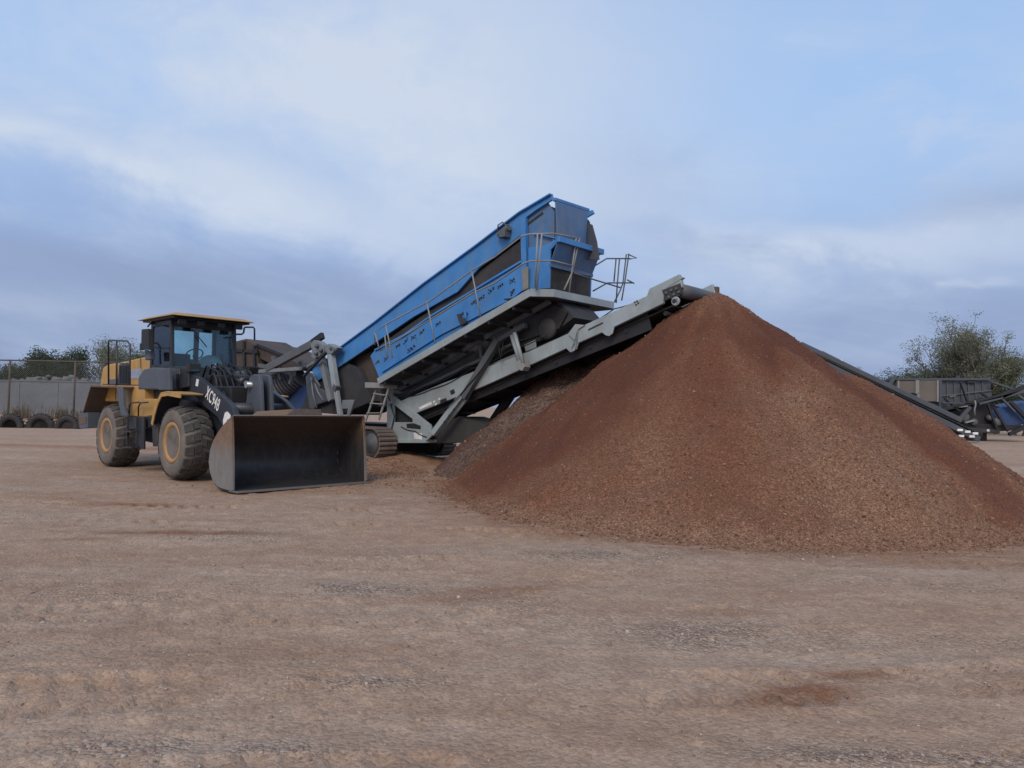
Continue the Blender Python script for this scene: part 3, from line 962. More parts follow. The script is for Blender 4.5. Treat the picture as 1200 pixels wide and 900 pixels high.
# --- catwalk
vc = -.78
c0 = S.p(443, 447, vc); c1 = S.p(621, 343, vc)
ud = Vector((c1.x - c0.x, 0, c1.z - c0.z)).normalized()
up = Vector((-ud.z, 0, ud.x))
zc = c1.z
v2 = -.32
c2 = S.p(649, 342, v2)
c2.z = zc + .02
vend = S.pu(719, 356, c2.x).y
c3 = Vector((c2.x, vend, zc + .02))
MB().bar(c0, c1, .04, .17).build('kick_plate', 'grey', sp, .006)
MB().bar(c1, c2, .17, .04, side=(0, 0, 1)).bar(c2, c3, .17, .04, side=(0, 0, 1)).build('kick_plate', 'grey', sp, .006)
gr = MB()
nseg = 26
ln = (c1 - c0).length
for k in range(nseg):
    p = c0 + ud * (ln * (k + .5) / nseg) - up * .06
    if k % 3 != 1:
        gr.bar(p + Vector((0, .02, 0)), p + Vector((0, .68, 0)), ln / nseg * .98, .02, side=tuple(ud))
    else:
        for j in range(5):
            q = p + ud * (j - 2) * ln / nseg / 5
            gr.bar(q + Vector((0, .02, 0)), q + Vector((0, .68, 0)), ln / nseg / 5 * .45, .02, side=tuple(ud))
gr.build('walkway_grating', 'black', sp)
MB().bar(c0 + Vector((0, .66, 0)) - up * .1, c1 + Vector((0, .66, 0)) - up * .1, .05, .16).build('walkway_joist', 'grey_dark', sp)
MB().sheet([c1 + Vector((-.8, .02, -.06)), c1 + Vector((0, .02, -.06)), c2 + Vector((-.02, 0, -.08)), c3 + Vector((-.02, 0, -.08)), Vector((c1.x - .8, vend, zc - .06))], (0, 0, -.03)).build('end_platform', 'under', sp)
jo = MB()
for k in range(7):
    p = c0 + ud * (ln * (k + .3) / 7) - up * .12
    jo.bar(p, p + Vector((0, .85, -.02)), .05, .08, side=tuple(ud))
jo.build('walkway_bracket', 'black', sp)
# railings
rt = MB(); r_ = .019
vr = vc + .02
tr = [(439, 389), (452, 380), (505, 352), (553, 317), (580, 301), (612, 276.5), (620, 274.5)]
t2 = S.p(620, 274.5, vr)
k2 = Vector((c2.x - .05, v2 + .05, t2.z)); 
k3 = S.pu(678, 279, c2.x - .05)
k2b = S.pu(648, 273.5, c2.x - .05)
rt.tube([S.p(439, 404, vr)] + [S.p(x, y, vr) for x, y in tr] + [k2b, k3], r_)
mr = [(445, 411), (455, 405), (505, 374), (553, 344), (580, 331.5), (613, 309), (621, 306)]
m2 = S.pu(648, 305.5, c2.x - .05); m3 = S.pu(673, 312, c2.x - .05)
rt.tube([S.p(x, y, vr) for x, y in mr] + [m2, m3], r_)
for (x0, y0, x1, y1) in ((439, 389, 444, 407), (452, 380, 460, 419.5), (451, 393, 454, 420), (500, 353, 510, 402), (553, 318, 563, 371), (630, 274, 627, 337), (635, 274, 629, 340)):
    rt.tube([S.p(x0, y0, vr), S.p(x1, y1, vr)], r_)
ux = c2.x - .05
for (x0, y0, x1, y1) in ((675, 279, 667, 342), (679, 279, 671, 318), (671, 318, 661, 340)):
    rt.tube([S.pu(x0, y0, ux), S.pu(x1, y1, ux)], r_)
rt.build('hand_rail', 'pale_frame', sp)
rt = MB()
rt.tube([S.pu(673, 320, ux), S.pu(697, 328, ux), S.pu(727, 337, ux)], r_)
uy = ux - .55
for pts in ([(697, 311.5), (711, 303), (738, 303)], [(695, 341), (712, 331.5), (742, 331.5)], [(736, 298), (746, 302.5), (738, 303.5)], [(735, 328), (743, 332)],
            [(722, 303), (719.5, 330)], [(726, 303), (723.5, 332), (722, 355)], [(737, 297.5), (732, 332), (728.5, 352)], [(734, 298), (730, 332), (727, 340), (720, 354)]):
    rt.tube([S.pu(x, y, uy) for x, y in pts], r_)
rt.build('end_rail', 'grey_dark', sp)

# --- underside of the screen: collecting hoppers
up1 = S.poly([(446, 449), (622, 347), (650, 346), (672, 372), (640, 396), (575, 420), (505, 452), (486, 468), (452, 458)], .12)
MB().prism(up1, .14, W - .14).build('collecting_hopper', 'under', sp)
for (pp, d) in (([(560, 395), (640, 350), (665, 366), (655, 385), (600, 404)], .08), ([(455, 452), (545, 404), (556, 412), (500, 444), (470, 458)], .10)):
    MB().prism(S.poly(pp, d), d, d + .035).build('hopper_panel', 'black', sp, .01)
mb = MB()
u, z = S.uz(640, 385, .05)
mb.lathe([(0, .02), (.2, .02), (.26, .06), (.26, .14), (0, .14)], (u, 0, z), 24)
mb.build('flywheel_guard', 'under', sp)
mb = MB()
for (pa, pb) in (((455, 453), (625, 358)), ((478, 462), (600, 404)), ((600, 362), (607, 404)), ((560, 385), (565, 422))):
    mb.bar(S.p(*pa, .04), S.p(*pb, .04), .08, .08)
mb.build('sub_frame', 'grey_dark', sp, .008)

# --- chassis nose, legs and cylinders
ch = S.poly([(455, 461), (463, 464), (506, 498), (508, 510), (500, 518), (455, 517)], -.05)
hole = [(463, 474), (484, 490), (485, 495), (463, 494.5)]
# plate built as strips around its triangular opening
pl = MB()
for pp in ([(455, 461), (463, 464), (463, 494.5), (455, 494.5)], [(463, 464), (506, 498), (500, 500), (485, 491), (463, 474)],
           [(455, 494.5), (485, 495), (485, 491), (500, 500), (506, 498), (508, 510), (500, 518), (455, 517)]):
    pl.prism(S.poly(pp, -.05), -.10, -.04)
nose = pl.build('chassis_plate', 'grey', sp, .006)
pl = MB()
for pp in ([(455, 461), (463, 464), (463, 494.5), (455, 494.5)], [(463, 464), (506, 498), (500, 500), (485, 491), (463, 474)],
           [(455, 494.5), (485, 495), (485, 491), (500, 500), (506, 498), (508, 510), (500, 518), (455, 517)]):
    pl.prism(S.poly(pp, -.05), W + .04, W + .10)
pl.build('chassis_plate', 'grey', sp, .006)
MB().prism(S.poly([(455, 514), (500, 515.5), (500, 519), (455, 519)], -.1), -.14, W + .12).build('bottom_flange', 'grey', sp, .006)
MB().prism(S.poly(hole, .1), .1, .13).build('mesh_guard', 'under', sp)
MB().prism(S.poly([(455, 462), (500, 500), (500, 514), (455, 514)], .2), .3, W - .3).build('inner_chassis', 'black', sp)
MB().prism(S.poly([(455.5, 455), (459, 453), (460, 473), (456, 474)], -.12), -.16, -.06).build('hinge_block', 'grey', sp, .01)
MB().prism(S.poly([(476.5, 496.5), (485, 496), (493, 499), (493, 503), (477, 501.5)], -.1), -.108, -.1005).build('exhaust_hole', 'black', nose)
MB().prism(S.poly([(485, 507), (494.5, 508), (494.5, 515), (485.5, 514)], -.1), -.106, -.1005).build('white_label', 'white', nose)
MB().tube([S.p(463.5, 521, -.1), S.p(464.5, 529, -.1)], .05, 10).build('jacking_foot', 'black', sp)
mb = MB()
mb.bar(S.p(584, 398, -.12), S.p(544, 466, -.12), .16, .17)
mb.build('support_leg', 'grey_dark', sp, .01)
mb = MB().bar(S.p(543, 462, -.12), S.p(508, 508, -.12), .12, .15)
mb.mi = 1
for k in range(4):
    x = 537 - k * 6; y = 475 - k * 7.8
    p = S.p(537 - k * 5.5, 472.5 + k * 7.2, -.19)
    mb.lathe([(0, -.187), (.028, -.187), (.028, -.179)], (p.x, 0, p.z), 10, False)
mb.build('leg_channel', ['grey', 'black'], sp)
MB().tube([S.p(549, 464, -.02), S.p(524, 497, -.02)], .045, 10).build('leg_ram', 'grey', sp)
MB().bar(S.p(616, 381, -.1), S.p(584, 399, -.1), .14, .12).build('leg_brace', 'grey_dark', sp, .01)
MB().bar(S.p(607, 450, W), S.p(571, 505, W), .14, .24).build('support_leg', 'under', sp, .01)
MB().bar(S.p(610, 468, W + .1), S.p(588, 497, W + .1), .10, .12).build('leg_channel', 'under', sp, .01)
mb = MB().tube([S.p(600, 393, -.14), S.p(611, 428, -.14)], .06, 12).tube([S.p(603, 390, -.26), S.p(613, 426, -.26)], .045, 10)
mb.build('hydraulic_ram', 'grey', sp)
fo = S.poly([(608, 424), (614, 421), (618, 430), (615, 435), (608, 432)], -.2)
MB().prism(fo, -.30, -.08).build('ram_foot', 'pale_frame', sp, .01)
MB().tube([S.p(590, 400, -.16), S.p(588, 412, -.2), S.p(587, 420, -.2), S.p(585, 412, -.16), S.p(584, 400, -.16)], .013, 6).build('hanging_hose', 'black', sp)
# tail pan of the lower conveyor, slung below
MB().prism(S.poly([(507, 506), (540, 488), (572, 498), (574, 513), (556, 518), (505, 520)], .35), .25, W - .2).build('tail_pan', 'under', sp, .01)
MB().lathe([(0, .3), (.2, .3), (.22, W / 2), (.2, W - .3), (0, W - .3)], (S.uz(528, 508, .3)[0], 0, S.uz(528, 508, .3)[1]), 24).build('tail_drum', 'rubber', sp)
# main chassis rails running back over the tracks
r0 = S.uz(458, 505, 0); 
MB().box(r0[0] - 4.6, r0[0], .15, .35, .62, .95).build('chassis_rail', 'grey_dark', sp, .01)
MB().box(r0[0] - 4.6, r0[0], W - .35, W - .15, .62, .95).build('chassis_rail', 'grey_dark', sp, .01)

# ladder and step
lad = MB()
for (x0, y0, x1, y1) in ((442.5, 452, 428.5, 493), (455.5, 455, 444, 492)):
    lad.bar(S.p(x0, y0, -.55), S.p(x1, y1, -.55), .03, .06)
for t in (.22, .5, .78):
    q0 = S.p(442.5 + (428.5 - 442.5) * t, 452 + 41 * t, -.55); q1 = S.p(455.5 - 11.5 * t, 455 + 37 * t, -.55)
    lad.bar(q0, q1, .14, .025)
lad.build('ladder', 'pale_frame', sp)
MB().prism(S.poly([(431, 448), (452, 449.5), (452, 455), (431, 454.5)], -.6), -.7, -.2).build('ladder_step', 'pale_frame', sp, .006)

def cable(pts, v, r=.014):
    P_ = [S.p(x, y, v) for x, y in pts]
    Q_ = []
    for i in range(len(P_) - 1):
        for k_ in range(6):
            t = k_ / 6
            q = P_[i].lerp(P_[i + 1], t); q.z -= .10 * math.sin(math.pi * t) * (P_[i + 1] - P_[i]).length / 2
            Q_.append(q)
    MB().tube(Q_ + [P_[-1]], r, 6).build('hydraulic_hose', 'black', sp)


cable([(462, 462), (500, 452), (545, 430), (590, 408), (612, 398)], -.06)
cable([(466, 465), (506, 456), (552, 432), (600, 409), (640, 392)], -.055, .012)
cable([(620, 410), (668, 388), (720, 362), (775, 338)], .12, .012)
cable([(457, 470), (462, 488), (458, 505)], -.14, .016)
cable([(470, 500), (486, 505), (500, 512)], -.12, .012)
cable([(520, 480), (548, 452), (580, 408)], -.22, .014)
cable([(448, 440), (452, 455), (457, 470)], -.2, .014)
for k_ in range(9):
    t = (k_ + .5) / 9
    q = a.lerp(bq, t) - nrm * (.56 - .28 * t)
    MB().tube([q + Vector((0, -W / 2 + .12, 0)), q + Vector((0, W / 2 - .12, 0))], .05, 8).build('return_roller', 'black', sp)


# crawler tracks
def crawler(v0, v1):
    cx0, cx1, cz, r = -12.2, -8.95, .65, .38
    prof = []
    for i in range(13):
        a = -math.pi / 2 + math.pi * i / 12
        prof.append((cx1 + r * math.cos(a), cz + r * math.sin(a)))
    for i in range(13):
        a = math.pi / 2 + math.pi * i / 12
        prof.append((cx0 + r * math.cos(a), cz + r * math.sin(a)))
    t = MB().prism([(cx1 + (u - cx1) * .93 if u > cx1 else u, cz + (z - cz) * .93) for u, z in prof], v0 + .06, v1 - .06).build('crawler_track', 'under', sp)
    sh = MB()
    per = 2 * (cx1 - cx0) + 2 * math.pi * r
    npad = 74
    for k in range(npad):
        s = per * k / npad
        Lx = cx1 - cx0
        if s < Lx: p, d = (cx0 + s, cz - r), (1, 0)
        elif s < Lx + math.pi * r:
            a = -math.pi / 2 + (s - Lx) / r; p, d = (cx1 + r * math.cos(a), cz + r * math.sin(a)), (-math.sin(a), math.cos(a))
        elif s < 2 * Lx + math.pi * r:
            q = s - Lx - math.pi * r; p, d = (cx1 - q, cz + r), (-1, 0)
        else:
            a = math.pi / 2 + (s - 2 * Lx - math.pi * r) / r; p, d = (cx0 + r * math.cos(a), cz + r * math.sin(a)), (-math.sin(a), math.cos(a))
        nx, nz = d[1], -d[0]
        w2 = per / npad * .44
        pts = [(p[0] - d[0] * w2, p[1] - d[1] * w2), (p[0] + d[0] * w2, p[1] + d[1] * w2), (p[0] + d[0] * w2 + nx * .035, p[1] + d[1] * w2 + nz * .035), (p[0] - d[0] * w2 * .2 + nx * .06, p[1] - d[1] * w2 * .2 + nz * .06), (p[0] - d[0] * w2 + nx * .035, p[1] - d[1] * w2 + nz * .035)]
        sh.prism(pts, v0, v1)
    sh.build('track_pad', 'pad', t)
    MB().lathe([(0, v0 + .01), (.1, v0 + .01), (.12, v0 + .04), (.27, v0 + .05), (.29, v0 + .12), (0, v0 + .12)], (cx1 - .03, 0, cz), 28).build('idler_wheel', 'grey_dark', t)
    return t


crawler(-.78, -.2)
crawler(W + .12, W + .62)

# feed hopper at the tail with folded grey arms
fh = MB()
fh.sheet([S.p(366, 440, 0), S.p(392, 418, 0), S.p(420, 432, 0), S.p(436, 470, 0), S.p(400, 486, 0), S.p(352, 482, 0)], (0, W, 0))
fh.build('feed_hopper', 'under', sp, .01)
MB().prism(S.poly([(413, 420), (436, 412), (446, 420), (446, 447), (432, 450), (425, 436)], .2), .2, .24).build('hopper_apron', 'dark_brown', sp)
MB().prism(S.poly([(420, 440), (446, 449), (448, 476), (405, 478)], .3), .3, 1.2).build('engine_bay', 'under', sp)
def zf(X, Y): return (293 + X / 6.976, 375 + Y / 6.976)
def fbar(nm, a_, b_, w, h, mt, v):
    return MB().bar(S.p(*zf(*a_), v), S.p(*zf(*b_), v), w, h).build(nm, mt, sp, .012)
fbar('folding_arm', (570, 240), (668, 660), .16, .19, 'grey_mid', -.25)
fbar('folding_arm', (655, 240), (705, 560), .16, .20, 'grey', -.35)
fbar('arm_extension', (702, 545), (742, 800), .12, .14, 'grey', -.35)
fbar('arm_collar', (696, 545), (722, 565), .2, .17, 'grey_dark', -.35)
fbar('folding_strut', (440, 460), (625, 262), .08, .07, 'black', -.45)
fbar('folding_strut', (470, 380), (590, 310), .08, .09, 'grey_mid', -.2)
MB().prism(S.poly([zf(*p) for p in ((505, 195), (530, 165), (575, 175), (610, 205), (612, 270), (575, 300), (535, 320), (508, 300), (515, 250))], -.35), -.4, -.2).build('pivot_plate', 'grey_mid', sp, .02)
MB().prism(S.poly([zf(*p) for p in ((630, 215), (665, 195), (705, 215), (735, 228), (715, 250), (690, 280), (635, 275))], -.35), -.45, -.2).build('pivot_plate', 'grey_mid', sp, .02)
pins = MB()
for (X, Y) in ((545, 215), (578, 250), (540, 275), (665, 230), (700, 245)):
    u, z = S.uz(*zf(X, Y), -.45)
    MB().lathe([(0, -.50), (.05, -.50), (.06, -.47), (.06, -.40)], (u, 0, z), 12).build('pivot_pin', 'grey_dark', sp)
pins.bm.free()
# crumpled rubber-and-steel skirt hanging beside the hopper
sk = S.poly([zf(*p) for p in ((485, 445), (515, 428), (560, 470), (610, 560), (665, 600), (690, 640), (650, 672), (590, 690), (550, 735), (520, 720), (500, 600))], 0)
MB().prism(sk, -.16, -.05).build('hopper_skirt', 'dust_steel', sp, .03)
for (a_, b_) in (((500, 470), (545, 720)), ((520, 440), (575, 545)), ((530, 520), (600, 660))):
    MB().tube([S.p(*zf(*a_), -.17), S.p(*zf((a_[0] + b_[0]) / 2 - 8, (a_[1] + b_[1]) / 2), -.2), S.p(*zf(*b_), -.17)], .03, 6).build('skirt_fold', 'grey_mid', sp)
MB().prism(S.poly([zf(*p) for p in ((768, 655), (868, 652), (822, 790), (800, 790), (815, 725), (762, 725))], -.3), -.36, -.3).build('guard_plate', 'grey_mid', sp, .008)
MB().bar(S.p(*zf(800, 410), .1), S.p(*zf(940, 560), .1), .06, .10).build('hopper_stiffener', 'grey_dark', sp, .01)
MB().bar(S.p(*zf(830, 470), .15), S.p(*zf(960, 540), .15), .06, .06).build('hopper_stiffener', 'grey_dark', sp, .01)

# ================================================================ WHEEL LOADER
wl = empty('wheel_loader', L.O, L.rz)
tag(wl, 'yellow and black wheel loader with its wide steel bucket lowered to the ground', 'wheel loader')


def z1(X, Y): return (80 + X / 3.75, 350 + Y / 3.75)
def z2(X, Y): return (220 + X / 4.0909, 370 + Y / 4.0909)
def z9(X, Y): return (150 + X / 7.5, 360 + Y / 7.5)


# wheel: local origin at the wheel centre, outer face at v = 0
RT, TW = .80, .62
wheel = MB().lathe([(0, .16), (.12, .16), (.14, .12), (.30, .14), (.33, .10), (.36, .02), (.44, -.005), (.45, .03), (.42, .08), (.42, TW - .05), (0, TW - .05)], n=40).build('wheel', 'rim', wl, loc=(-.17, 0, RT))
prof = [(.43, .04), (.46, .0), (.55, -.012), (.66, -.01), (.725, .02), (.755, .07), (.765, .14), (.77, TW / 2), (.765, TW - .14), (.755, TW - .07), (.725, TW - .02), (.6, TW), (.43, TW - .04)]
MB().lathe(prof, n=56).build('tyre', 'tyre', wheel)
lug = MB()
NL = 19
for k in range(NL):
    for sgn in (0, 1):
        a0 = 2 * math.pi * (k + .5 * sgn) / NL
        def q(a, v, r):
            vv = v if not sgn else TW - v
            return Vector((r * math.cos(a), vv, r * math.sin(a)))
        da = 2 * math.pi / NL
        # outline in (angle, v) of one chunky block
        for (A, rr) in (([(0, .0), (.70, .0), (.84, .165), (.14, .165)], .80), ([(.22, .185), (.88, .185), (1.02, .315), (.36, .315)], .806)):
            lo = [q(a0 + da * x, v, .72) for x, v in A]
            hi = [q(a0 + da * x, max(v, .012), rr if v > .05 else .755) for x, v in A]
            n = len(A)
            lug._add(lo + hi, [tuple(range(n, 2 * n))] + [(i, (i + 1) % n, n + (i + 1) % n, n + i) for i in range(n)])
lug.build('tread', 'tyre_tread', wheel, .006)
nt_ = MB().lathe([(0, .10), (.10, .10), (.11, .13), (.27, .135), (.29, .15)], n=28)
nt_.mi = 1
for k in range(16):
    a = 2 * math.pi * k / 16
    nt_.lathe([(0, .115), (.016, .115), (.016, .14)], (.235 * math.cos(a), 0, .235 * math.sin(a)), 6, False)
nt_.build('hub', ['loader_grey', 'grey_dark'], wheel)
copy_part(wheel, wl, (-4.21, 0, RT))
for u in (-.17, -4.21):
    w2 = copy_part(wheel, wl, (u, 2.5, RT))
    w2.rotation_euler = (0, 0, math.pi)
MB().tube([(-.17, .4, RT), (-.17, 2.1, RT)], .17, 14).build('axle', 'navy', wl)
MB().tube([(-4.21, .4, RT), (-4.21, 2.1, RT)], .17, 14).build('axle', 'navy', wl)

# chassis
MB().prism([(-5.9, .75), (-2.6, .62), (-2.1, .8), (-2.1, 1.6), (-5.9, 1.6)], .72, 1.78).build('rear_frame', 'navy', wl, .02)
MB().prism([(-1.9, .7), (.55, .62), (.85, 1.0), (.35, 1.7), (-.35, 2.2), (-1.0, 2.2), (-1.9, 1.4)], .74, 1.76).build('front_frame', 'navy', wl, .02)
MB().prism([(-2.3, .72), (-1.7, .72), (-1.7, 1.15), (-2.3, 1.15)], 1.0, 1.5).build('articulation_joint', 'black', wl, .02)
# engine hood
hp = L.poly([z1(148, 452), z1(140, 372), z1(150, 303), z1(172, 288), z1(245, 275), z1(335, 254), z1(362, 262), z1(362, 452)], .45)
hood = MB().prism(hp, .45, 2.05).build('engine_hood', 'yellow', wl, .05)
gpl = L.poly([z1(225, 290), z1(262, 282), z1(270, 300), z1(270, 376), z1(218, 376)], .44)
MB().prism(gpl, .43, .448).build('side_vent', 'navy', hood)
MB().prism(L.poly([z1(172, 376), z1(210, 376), z1(210, 352), z1(172, 356)], .4), .42, .448).build('latch_plate', 'grey_dark', hood)
MB().prism(L.poly([z1(275, 312), z1(322, 306), z1(322, 350), z1(275, 352)], .44), .436, .447).build('decal', 'decal_blue', hood)
for k_ in range(6):
    X = 228 + k_ * 7
    MB().bar(L.p(*z1(X, 296), .428), L.p(*z1(X, 372), .428), .02, .035).build('louvre', 'black', hood)
for (a_, b_) in (((210, 286), (208, 446)), ((318, 262), (322, 446)), ((150, 376), (322, 380))):
    MB().bar(L.p(*z1(*a_), .447), L.p(*z1(*b_), .447), .01, .018).build('panel_gap', 'black', hood)
MB().tube([(-4.4, 1.0, 2.6), (-4.4, 1.0, 3.05)], .06, 12).build('exhaust_pipe', 'black', wl)
u0 = hp[1][0]
MB().box(u0 - .55, u0 + .15, .62, 1.88, .95, 1.75).build('counterweight', 'navy', wl, .05)
# rear fender: roof sheet, sloping tail and mud-brown liner
fd = L.poly([z1(62, 500), z1(98, 381), z1(243, 386)], 0)
MB().ribbon(fd, -.045, 0, .70).build('rear_fender', 'rust_brown', wl, .008)
MB().ribbon([(u, z) for u, z in fd], -.045, 1.8, 2.5).build('rear_fender', 'navy', wl, .008)
liner = L.poly([z1(70, 500), z1(104, 386), z1(238, 390), z1(240, 470), z1(180, 480), z1(100, 520), z1(80, 560)], .5)
MB().prism(liner, .62, .68).build('fender_liner', 'rust_brown', wl)
MB().prism(liner, 1.82, 1.88).build('fender_liner', 'rust_brown', wl)
MB().prism(L.poly([z1(213, 388), z1(240, 386), z1(243, 470), z1(254, 515), z1(234, 515), z1(222, 455)], 0), -.01, .07).build('fender_stay', 'loader_grey', wl, .01)
tb = L.poly([z1(46, 505), z1(84, 500), z1(84, 568), z1(48, 570)], 0)
tl = MB().prism(tb, .0, .30).build('tail_box', 'loader_grey', wl, .015)
MB().prism([(tb[0][0] + .05, tb[0][1] - .12), (tb[1][0] - .05, tb[1][1] - .12), (tb[1][0] - .05, tb[1][1] - .3), (tb[0][0] + .05, tb[0][1] - .3)], -.012, .01).build('tail_light', 'rust_brown', tl)
# yellow side tanks and platform
MB().prism(L.poly([z1(240, 385), z1(330, 385), z1(330, 440), z1(392, 440), z1(388, 510), z1(330, 520), z1(268, 516), z1(250, 470)], .22), .24, .75).build('side_tank', 'yellow', wl, .02)
MB().prism(L.poly([z1(240, 385), z1(330, 385), z1(330, 440), z1(392, 440), z1(388, 510), z1(330, 520), z1(268, 516), z1(250, 470)], .22), 1.75, 2.26).build('side_tank', 'yellow', wl, .02)
hb = MB()
hb.tube([L.p(*z1(268, 505), .12), L.p(*z1(268, 470), .10), L.p(*z1(276, 458), .08), L.p(*z1(312, 455), .08)], .018)
hb.tube([L.p(*z1(308, 515), .12), L.p(*z1(308, 475), .10), L.p(*z1(318, 458), .08), L.p(*z1(350, 455), .08)], .018)
hb.build('grab_handle', 'navy', wl)
# steps
st = MB()
st.prism(L.poly([z1(262, 520), z1(390, 515), z1(390, 560), z1(262, 575)], .18), .2, .7)
st.build('step_box', 'navy', wl, .01)
st = MB()
for X in (262, 302):
    st.bar(L.p(*z1(X, 520), .06), L.p(*z1(X, 655), .04), .05, .035)
st.bar(L.p(*z1(262, 583), .05), L.p(*z1(302, 584), .05), .26, .03)
st.bar(L.p(*z1(262, 652), .05), L.p(*z1(302, 654), .05), .26, .03)
st.prism(L.poly([z1(304, 520), z1(332, 520), z1(332, 662), z1(304, 662)], .1), .1, .14)
st.build('boarding_step', 'navy', wl)
MB().prism(L.poly([z1(368, 560), z1(392, 545), z1(400, 650), z1(372, 650)], .1), .1, .15).build('mud_flap', 'rubber', wl)
# handrail on the rear deck
hr = MB()
hr.tube([L.p(*z1(177, 378), .12), L.p(*z1(177, 190), .12), L.p(*z1(183, 183), .12), L.p(*z1(258, 186), .12), L.p(*z1(271, 200), .12), L.p(*z1(271, 378), .12)], .022)
hr.tube([L.p(*z1(213, 184), .12), L.p(*z1(213, 380), .12)], .022)
hr.tube([L.p(*z1(177, 282), .12), L.p(*z1(213, 280), .12), L.p(*z1(250, 286), .12), L.p(*z1(271, 290), .12)], .014)
hr.build('hand_rail', 'navy', wl)

# cab
vr0, vl0 = .45, 2.06
fr_t = L.p(200, 374, vr0); fr_b = L.p(200, 431, vr0)
re_t = L.p(177, 376, vr0); re_b = L.p(177.5, 430, vr0)
uf, ur = fr_t.x, re_t.x
zb, ztp = fr_b.z, fr_t.z
ufb = uf + .10
cabm = MB()
for (v, sg) in ((vr0, 1), (vl0, -1)):
    cabm.hexa([(ufb - .09, v, zb), (ufb, v, zb), (ufb, v + sg * .09, zb), (ufb - .09, v + sg * .09, zb), (uf - .09, v, ztp), (uf, v, ztp), (uf, v + sg * .09, ztp), (uf - .09, v + sg * .09, ztp)])
    cabm.hexa([(ur, v, zb), (ur + .10, v, zb), (ur + .10, v + sg * .08, zb), (ur, v + sg * .08, zb), (ur, v, ztp), (ur + .10, v, ztp), (ur + .10, v + sg * .08, ztp), (ur, v + sg * .08, ztp)])
    cabm.box(ur + .1, uf - .09, min(v, v + sg * .07), max(v, v + sg * .07), ztp - .12, ztp)
    cabm.box(ur + .1, ufb - .09, min(v, v + sg * .07), max(v, v + sg * .07), zb, zb + .10)
cabm.box(uf - .08, uf - .01, vr0 + .09, vl0 - .09, ztp - .16, ztp)
cabm.box(ufb - .08, ufb - .01, vr0 + .09, vl0 - .09, zb, zb + .05)
cabm.box(ur, ur + .07, vr0 + .08, vl0 - .08, ztp - .14, ztp)
cabm.box(ur, ur + .07, vr0 + .08, vl0 - .08, zb, zb + .25)
cabm.box(ur + .005, ur + .075, 1.50, 1.62, zb + .2, ztp - .1)
cab = cabm.build('cab', 'navy', wl, .015)
def pane(pts, off):
    return MB().sheet(pts, off).build('cab_window', 'glass', cab)
e = .03
pane([(ufb - e, vr0 + .09, zb + .05), (ufb - e, vl0 - .09, zb + .05), (uf - e, vl0 - .09, ztp - .16), (uf - e, vr0 + .09, ztp - .16)], (.008, 0, 0))
pane([(ur + e, vr0 + .08, zb + .25), (ur + e, vl0 - .08, zb + .25), (ur + e, vl0 - .08, ztp - .14), (ur + e, vr0 + .08, ztp - .14)], (.008, 0, 0))
pane([(ur + .1, vr0 + e, zb + .10), (ufb - .09, vr0 + e, zb + .10), (uf - .09, vr0 + e, ztp - .12), (ur + .1, vr0 + e, ztp - .12)], (0, .008, 0))
pane([(ur + .1, vl0 - e, zb + .10), (ufb - .09, vl0 - e, zb + .10), (uf - .09, vl0 - e, ztp - .12), (ur + .1, vl0 - e, ztp - .12)], (0, -.008, 0))
MB().prism([(ur, 1.75), (uf + .02, 1.75), (ufb, zb + .005), (ur, zb + .005)], vr0 + .01, vl0 - .01).build('cab_base', 'navy', wl, .02)
# roof: dark underside, yellow sun-faded top with overhang
rz0 = ztp
rfp = [(ur - .28, rz0 + .0), (uf + .55, rz0 - .02), (uf + .50, rz0 + .06), (uf + .1, rz0 + .115), (ur + .3, rz0 + .13), (ur - .28, rz0 + .07)]
roof = MB().prism([(ur - .22, rz0), (uf + .50, rz0), (uf + .42, rz0 + .05), (ur - .2, rz0 + .05)], vr0 - .12, vl0 + .12).build('cab_roof', 'navy', wl, .015)
rt_ = MB()
zz = rz0 + .05
rt_.hexa([(ur - .36, vr0 - .20, zz), (uf + .58, vr0 - .20, zz), (uf + .58, vl0 + .20, zz), (ur - .36, vl0 + .20, zz),
          (ur - .20, vr0 - .02, zz + .085), (uf + .35, vr0 - .02, zz + .085), (uf + .35, vl0 + .02, zz + .085), (ur - .20, vl0 + .02, zz + .085)])
rt_.build('roof_cap', 'roof_yellow', roof, .012)
for v in (vr0 + .12, vl0 - .12, 1.0, 1.5):
    MB().box(uf + .30, uf + .40, v - .09, v + .09, rz0 - .13, rz0 - .01).build('work_light', 'black', roof, .01)
# wiper, steering column, seat
MB().tube([(uf + .03, .95, ztp - .2), (ufb - .0, 1.28, zb + .55)], .012, 6).build('wiper', 'black', cab)
MB().bar((ur + .50, .85, zb - .03), (ur + .50, 1.35, zb - .03), .5, .14, side=(1, 0, 0)).bar((ur + .26, .88, zb + .20), (ur + .26, 1.32, zb + .20), .12, .42, side=(1, 0, 0)).build('seat', 'seat', cab, .04)
mb = MB().tube([(uf - .25, 1.22, zb), (uf - .42, 1.22, zb + .36)], .05, 10)
for k in range(20):
    a0, a1 = 2 * math.pi * k / 20, 2 * math.pi * (k + 1) / 20
    c = Vector((uf - .44, 1.22, zb + .38)); e1_, e2_ = Vector((0, 1, 0)), Vector((.75, 0, .66))
    mb.tube([c + (e1_ * math.cos(a0) + e2_ * math.sin(a0)) * .2, c + (e1_ * math.cos(a1) + e2_ * math.sin(a1)) * .2], .016, 6)
mb.build('steering_wheel', 'black', cab)
mb = MB()
sph = [(.0, -.30)] + [(.30 * math.sin(math.pi * i / 10), -.30 * math.cos(math.pi * i / 10)) for i in range(1, 10)] + [(0, .30)]
mb.lathe([(r * 1.0, v + 1.52) for r, v in sph], (uf - .22, 0, zb + .08), 20)
mb.build('dash_cover', 'pale_cloth', cab)
